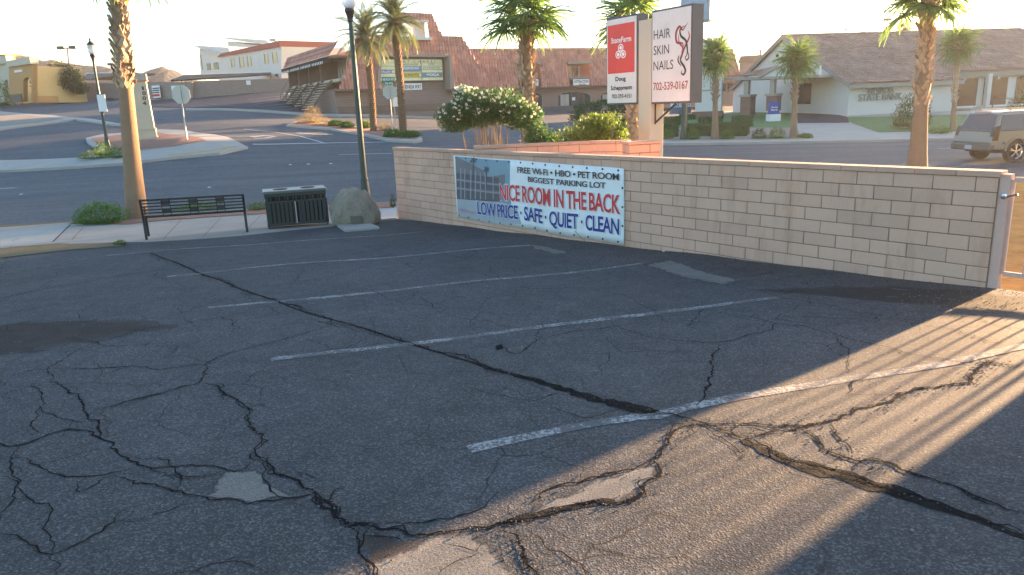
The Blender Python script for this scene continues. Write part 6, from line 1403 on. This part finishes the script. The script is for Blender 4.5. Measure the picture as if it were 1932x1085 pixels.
c_ = vu.h(1288.5, 150)[0]; zq = tps(vu.F(c_, 0, 0).x, vu.F(c_, 0, 0).y); MB().prism([(c_-.11, zq-.2), (c_+.11, zq-.2), (c_+.11, vu.h(1309, 38)[1]), (c_-.11, vu.h(1309, 38)[1])], -.45, -.2, vu.F).build('pole', M_green, t)

# ------------------------------------------------------------------ stop signs seen from behind, house number column
def stop(lab, px, pyb, pxt, pyt, cy, r, extra=None):
    q = hit_tps(px, pyb, .13); Y = q.y; tp = at(pxt, pyt, Y); c = at(pxt+.5, cy, Y); R_ = r*Y/F; t = thing('stop_sign', lab, 'road sign', tuple(q), 0, 'road signs seen from behind')
    MB().bar((q.x, Y, q.z), (q.x, Y, tp.z), .055).build('post', M_metal, t)
    pts = [(q.x+R_*math.cos(PI/8+k*PI/4), c.z+R_*math.sin(PI/8+k*PI/4)) for k in range(8)]
    MB().prism(pts, .04, .05, lambda x, z, d: Vector((x, Y+d, z))).build('plate', M_signback, t); return t, Y, q
stop('octagonal stop sign seen from behind beside the house number column', 353, 263, 345, 162, 178, 17.6)
t, Y, q = stop('octagonal stop sign seen from behind with green street name plates above', 741, 248, 734, 146, 173.5, 13.8)
GR = flat('street_name_green', (.03, .20, .13)); 
for x0, y0, x1, y1, w in ((720.5, 146, 746, 153.5, 'NEVADA WY'), (726, 154, 741, 160.5, 'ELM')):
    a = at(x0, y0, Y); b = at(x1, y1, Y); dx = q.x-at(734, 150, Y).x
    MB().box((a.x+dx, Y-.05, b.z), (b.x+dx, Y-.02, a.z)).build('name_plate', GR, t); lettering(w, (a.x+dx+.06, b.z+.05, b.x+dx-.06, a.z-.05), lambda u, z, d: Vector((u, Y-.05-d, z)), .004, WHI, t, .02)
vw = VP(736, Y+4, 752, Y+4.2); t = thing('small_sign', 'small white sign low behind the second stop sign post', 'sign', tuple(hit_tps(746, 240, 0))); vw.rect('face', 740, 183, 751, 201, -.05, 0, M_white, t); vw.rect('post', 745, 201, 746.5, 238, -.06, 0, M_metal, t)
q = hit_tps(281, 262, .14); Y = q.y; t = thing('number_column', 'beige stucco column marked 1004 on the gravel corner bed', 'column', tuple(q))
va = VP(257, Y, 291, Y+.35); s0_, s1_ = va.h(259, 262)[0], va.h(290, 262)[0]; ww = 1.05
def tap(z0, z1, w0, w1, d0, d1): 
    pass
zb_c, zt_c = q.z-.1, va.h(270, 139)[1]; H_ = zt_c-zb_c; cm = va.h(275.5, 262)[0]
def frus(z0, z1, hw0, hw1, hd0, hd1, mat, nm):
    vs = [va.F(cm+sx*hw, z, -.5+sy*hd) for z, hw, hd in ((z0, hw0, hd0), (z1, hw1, hd1)) for sx, sy in ((-1, 1), (1, 1), (1, -1), (-1, -1))]
    mb = MB(); mb.add(vs, [(0, 1, 2, 3), (7, 6, 5, 4), (0, 4, 5, 1), (1, 5, 6, 2), (2, 6, 7, 3), (3, 7, 4, 0)]); mb.build(nm, mat, t)
frus(zb_c, zb_c+.22, .62, .62, .52, .52, M_beige, 'base'); frus(zb_c+.22, zb_c+.62, .58, .56, .46, .45, M_beige, 'plinth'); frus(zb_c+.62, zb_c+.68, .60, .60, .5, .5, M_beige, 'moulding'); frus(zb_c+.68, zt_c-.42, .52, .44, .42, .36, M_beige, 'shaft')
frus(zt_c-.42, zt_c-.36, .50, .54, .42, .46, M_orange, 'moulding'); frus(zt_c-.36, zt_c, .50, .50, .43, .43, pm('cap_stone', (.38, .33, .27), .9), 'cap')
for i, ch in enumerate('1004'):
    a = va.h(267, 163+i*9.4); b = va.h(275.5, 170+i*9.4); k = i*.012; lettering(ch, (a[0]+k+.0, b[1], b[0]+k-(.10 if ch == '1' else 0), a[1]), va.F, -.03, flat('dark_digit', (.06, .055, .05)), t, .04)

# ------------------------------------------------------------------ vehicles
def vehicle(name, label, loc, rz, L, W, low, green, wheels, wr, paint, zsill, suv=False, cat='car', tumble=.16):
    t = thing(name, label, cat, loc, rz); hw = W/2
    # lower body outline with real wheel arches cut into it
    pts = list(low)
    bottom = []
    for wx in wheels[::-1]:
        R_ = wr*1.16; n_ = 12
        a0 = math.asin(min(.95, max(-.95, (zsill-wr)/R_)))
        for k in range(n_+1): a = a0+(PI-2*a0)*k/n_; bottom.append((wx+R_*math.cos(a), wr+R_*math.sin(a)))
    outline = pts+bottom
    body = MB().prism(outline, -hw, hw, lambda x, z, w: Vector((x, w, z))).build('body', paint, t, world=False, bevel=.0)
    bv = body.modifiers.new('b', 'BEVEL'); bv.width = .045; bv.segments = 3; bv.limit_method = 'ANGLE'; bv.angle_limit = math.radians(50)
    MB().box((wheels[0]-.7, -hw*.86, zsill-.08), (wheels[-1]+.6, hw*.86, zsill+.45)).build('underbody', M_dark, t, world=False)
    zb = green[0][1]; zt = max(p[1] for p in green)
    def G(x, z, w): k = (z-zb)/(zt-zb); return Vector((x, w*(hw-.02-tumble*k), z))
    n = len(green); mb = MB(); mb.v = [tuple(G(x, z, -1)) for x, z in green]+[tuple(G(x, z, 1)) for x, z in green]; mb.f = [tuple(range(n)), tuple(range(2*n-1, n-1, -1))]+[(i, i+n, (i+1) % n+n, (i+1) % n) for i in range(n)]
    gh = mb.build('cabin', paint, t, world=False); bv = gh.modifiers.new('b', 'BEVEL'); bv.width = .05; bv.segments = 3; bv.limit_method = 'ANGLE'; bv.angle_limit = math.radians(35)
    for wx in wheels:
        for s_ in (-1, 1):
            y0 = s_*(hw-.26); y1 = s_*(hw+.01); wy = lambda r, k: (r, k)
            mb = MB(); prof = [(wr*.62, 0), (wr*.97, .0), (wr, .04), (wr, .2), (wr*.97, .25), (wr*.70, .26), (wr*.68, .2)]; n_ = 28
            for r, k in prof:
                for a in range(n_): mb.v.append((wx+r*math.cos(2*PI*a/n_), y0+s_*k, wr+r*math.sin(2*PI*a/n_)))
            for i in range(len(prof)-1):
                for a in range(n_): b = i*n_+a; c = i*n_+(a+1) % n_; mb.f.append((b, c, c+n_, b+n_))
            w_ = mb.build('wheel', M_rubber, t, world=False, smooth=False)
            mb = MB(); R2 = wr*.72
            for r0, r1, k in ((R2*.86, R2, .24), ): 
                b0 = len(mb.v)
                for a in range(n_): ca, sa = math.cos(2*PI*a/n_), math.sin(2*PI*a/n_); mb.v += [(wx+r0*ca, y0+s_*(k-.05), wr+r0*sa), (wx+r1*ca, y0+s_*k, wr+r1*sa), (wx+r1*.98*ca, y0+s_*.05, wr+r1*.98*sa)]
                for a in range(n_): q_ = (a+1) % n_; mb.f += [(b0+3*a, b0+3*q_, b0+3*q_+1, b0+3*a+1), (b0+3*a, b0+3*q_, b0+3*q_+2, b0+3*a+2)]
            for k in range(5 if suv else 7):
                a = 2*PI*k/(5 if suv else 7)+.3
                for da in ((-.13, .13) if suv else (0,)): mb.bar((wx+.05*math.cos(a), y0+s_*.21, wr+.05*math.sin(a)), (wx+R2*.9*math.cos(a+da), y0+s_*.2, wr+R2*.9*math.sin(a+da)), .035, .035, up=(0, 1, 0))
            b0 = len(mb.v); mb.tube([(wx, y0+s_*.17, wr), (wx, y0+s_*.235, wr)], .06, 12); mb.build('rim', M_chrome, w_, world=False)
            MB().tube([(wx, y0+s_*.02, wr), (wx, y0+s_*.06, wr)], wr*.66, 24).build('brake_disc', M_dark, w_, world=False)
    return t, G, hw
# pewter SUV heading right
rr_ = at(1866, 300, 28.3); sz = tps(rr_.x+1, 28.8)
suv_a = math.radians(8); ax = Vector((math.cos(suv_a), math.sin(suv_a), 0)); ay = Vector((-ax.y, ax.x, 0)); so_ = Vector((rr_.x, 28.3, 0))+ay*1.0
low = [(.62, .50), (.10, .52), (.02, .60), (.0, .80), (.06, .98), (.12, 1.20), (4.0, 1.20), (4.9, 1.12), (5.18, .98), (5.22, .62), (5.1, .45)]
green = [(.12, 1.20), (.42, 1.86), (.60, 1.93), (3.05, 1.95), (3.25, 1.90), (4.05, 1.20)]
t, G, hw = vehicle('suv', 'pewter coloured SUV with chrome wheels driving off the right edge', (so_.x, so_.y, sz+.01), suv_a, 5.2, 1.98, low, green, (1.16, 4.12), .42, M_paint_suv, .45, suv=True, cat='SUV')
def side_win(pts, s_, name='side_window', d=.012, mat=M_glassc):
    mb = MB(); mb.v = [tuple(G(x, z, s_)+Vector((0, s_*d, 0))) for x, z in pts]+[tuple(G(x, z, s_)+Vector((0, s_*(d-.02), 0))) for x, z in pts]; n = len(pts); mb.f = [tuple(range(n)), tuple(range(2*n-1, n-1, -1))]+[(i, (i+1) % n, (i+1) % n+n, i+n) for i in range(n)]; return mb.build(name, mat, t, world=False)
for s_ in (-1, 1):
    side_win([(.34, 1.24), (.50, 1.80), (1.42, 1.82), (1.42, 1.24)], s_); side_win([(1.62, 1.24), (1.62, 1.82), (2.4, 1.82), (2.4, 1.24)], s_); side_win([(2.5, 1.24), (2.5, 1.82), (3.1, 1.82), (3.75, 1.24)], s_)
    MB().bar((.9, s_*(hw-.26), 2.0), (2.9, s_*(hw-.26), 2.0), .04).bar((.9, s_*(hw-.26), 1.94), (.9, s_*(hw-.26), 2.0), .04).bar((2.9, s_*(hw-.26), 1.94), (2.9, s_*(hw-.26), 2.0), .04).build('roof_rack', M_chrome, t, world=False)
    MB().prism([(.055, .86), (.30, .86), (.34, 1.24), (.40, 1.42), (.20, 1.38), (.11, 1.19)], s_*(hw-.16), s_*(hw+.012), lambda x, z, w: Vector((x-.012, w, z))).build('tail_lamp', pm('smoked_red_lamp', (.03, .014, .014), .25, .1, 3, 30, 0), t, world=False)
    MB().prism([(1.16+.56*math.cos(a), .42+.56*math.sin(a)) for a in np.linspace(.05, PI-.05, 14)]+[(1.16+.48*math.cos(a), .42+.48*math.sin(a)) for a in np.linspace(PI-.05, .05, 14)], s_*(hw-.01), s_*(hw+.035), lambda x, z, w: Vector((x, w, z))).build('wheel_arch', M_paint_suv, t, world=False)
    MB().box((1.85, min(s_*(hw-.1), s_*(hw+.10)), .42), (3.5, max(s_*(hw-.1), s_*(hw+.10)), .50)).build('side_step', M_clad, t, world=False)
    MB().box((.5, min(s_*(hw-.005), s_*(hw+.018)), .72), (.62, max(s_*(hw-.005), s_*(hw+.018)), .80)).box((1.75, min(s_*(hw-.005), s_*(hw+.018)), .74), (3.5, max(s_*(hw-.005), s_*(hw+.018)), .84)).build('side_moulding', M_clad, t, world=False)
    MB().box((2.38, min(s_*hw, s_*(hw+.02)), 1.08), (2.55, max(s_*hw, s_*(hw+.02)), 1.12)).build('door_handle', M_chrome, t, world=False)
def RG(y, k, d=0.): a = Vector((.12, 0, 1.2)).lerp(Vector((.42, 0, 1.86)), k); return Vector((a.x-.012-d, y*(hw-.02-tum*k), a.z))
tum = .16*.9
mb = MB(); mb.v = [tuple(RG(y, k)) for y, k in ((-.90, .06), (.90, .06), (.86, .93), (-.86, .93))]+[tuple(RG(y, k, -.03)) for y, k in ((-.90, .06), (.90, .06), (.86, .93), (-.86, .93))]; mb.f = [(0, 1, 2, 3), (7, 6, 5, 4), (0, 4, 5, 1), (1, 5, 6, 2), (2, 6, 7, 3), (3, 7, 4, 0)]; mb.build('rear_window', M_glassc, t, world=False)
MB().box((-.10, -hw-.01, .47), (.22, hw+.01, .74), None).build('rear_bumper', M_clad, t, world=False, bevel=.05)
MB().box((-.125, -.17, .52), (-.10, .17, .67)).build('number_plate', flat('plate', (.42, .46, .50)), t, world=False)
MB().box((.02, -.8, .80), (.055, .8, .84)).build('tailgate_trim', M_chrome, t, world=False)
MB().tube([tuple(RG(-.1, .1, .02)), tuple(RG(.35, .35, .02))], .008, 4).build('rear_wiper', M_black, t, world=False)
MB().box((.30, -.35, 1.90), (.44, .35, 1.94)).build('brake_lamp', M_taill, t, world=False)
# white saloon behind the oleander
def sedan(lab, px0, py, Y, a, paint, name='parked_car'):
    global t, G, hw
    q = at(px0, py, Y); z = tps(q.x, Y)+.01
    low = [(.55, .30), (.05, .34), (0, .62), (.05, .90), (.9, .95), (3.4, .92), (4.3, .74), (4.5, .60), (4.48, .30), (4.3, .24)]
    green = [(.55, .93), (1.15, 1.36), (1.6, 1.43), (2.5, 1.42), (3.45, .92)]
    t, G, hw = vehicle(name, lab, (q.x, q.y, z), a, 4.5, 1.78, low, green, (.95, 3.65), .32, paint, .26, tumble=.2)
    for s_ in (-1, 1): side_win([(.95, .97), (1.28, 1.33), (2.05, 1.37), (2.05, .97)], s_); side_win([(2.12, .97), (2.12, 1.37), (2.5, 1.36), (3.1, .97)], s_)
    mb = MB(); mb.v = [tuple(G(x, z_, y)+Vector((-.01, 0, .012))) for x, z_, y in ((.60, .97, -.85), (.60, .97, .85), (1.12, 1.34, .85), (1.12, 1.34, -.85))]; mb.f = [(0, 1, 2, 3)]; mb.build('rear_window', M_glassc, t, world=False)
    mb = MB(); mb.v = [tuple(G(x, z_, y)+Vector((.012, 0, .012))) for x, z_, y in ((3.38, .96, -.85), (3.38, .96, .85), (2.56, 1.39, .85), (2.56, 1.39, -.85))]; mb.f = [(0, 1, 2, 3)]; mb.build('windscreen', M_glassc, t, world=False)
    for s_ in (-1, 1):
        MB().box((-.01, min(s_*.5, s_*.86), .66), (.06, max(s_*.5, s_*.86), .82)).build('tail_lamp', M_taill, t, world=False); MB().box((4.36, min(s_*.5, s_*.84), .60), (4.49, max(s_*.5, s_*.84), .70)).build('headlight', M_chrome, t, world=False)
    return t
sedan('white saloon car half hidden behind the oleander stems', 925, 262, 27., math.radians(9), M_paint_w, 'white_car')
q = at(190, 178, 106)
sedan('blue grey car parked under the dark carport', 186, 180, 106., math.radians(-25), M_paint_b); sedan('dark car parked deeper under the carport, left of the first', 178, 176, 112., math.radians(-25), M_black)
# ------------------------------------------------------------------ unseen block added far out on the sunward side, shaped to shade sidewalk and street
def block(lab, cx, cy, w, dp, h, a, z0):
    t = thing('shade_block', lab, 'building', (cx, cy, z0), a)
    MB().box((-w/2, -dp/2, -2), (w/2, dp/2, h)).build('wall', M_stucco, t, world=False); MB().box((-w/2-.4, -dp/2-.4, h), (w/2+.4, dp/2+.4, h+.5)).build('roof', M_brown, t, world=False)
block('unseen tall pale block added far beyond the right edge to shade the sidewalk', 187, 182.5, 22, 14, 25.5, SUN_AZ-PI/2, -1.)

# ------------------------------------------------------------------ air
HAZE = .00034
mh = bpy.data.materials.new('haze'); mh.use_nodes = True; nt = mh.node_tree; nt.nodes.remove(nt.nodes['Principled BSDF'])
pv = nt.nodes.new('ShaderNodeVolumePrincipled'); pv.inputs['Color'].default_value = (.93, .95, 1, 1); pv.inputs['Density'].default_value = HAZE; pv.inputs['Anisotropy'].default_value = .45
nt.links.new(pv.outputs[0], nt.nodes['Material Output'].inputs['Volume'])
if HAZE: MB().box((-1200, -110, -60), (1200, 1400, 42)).build('haze', mh, kind='stuff')
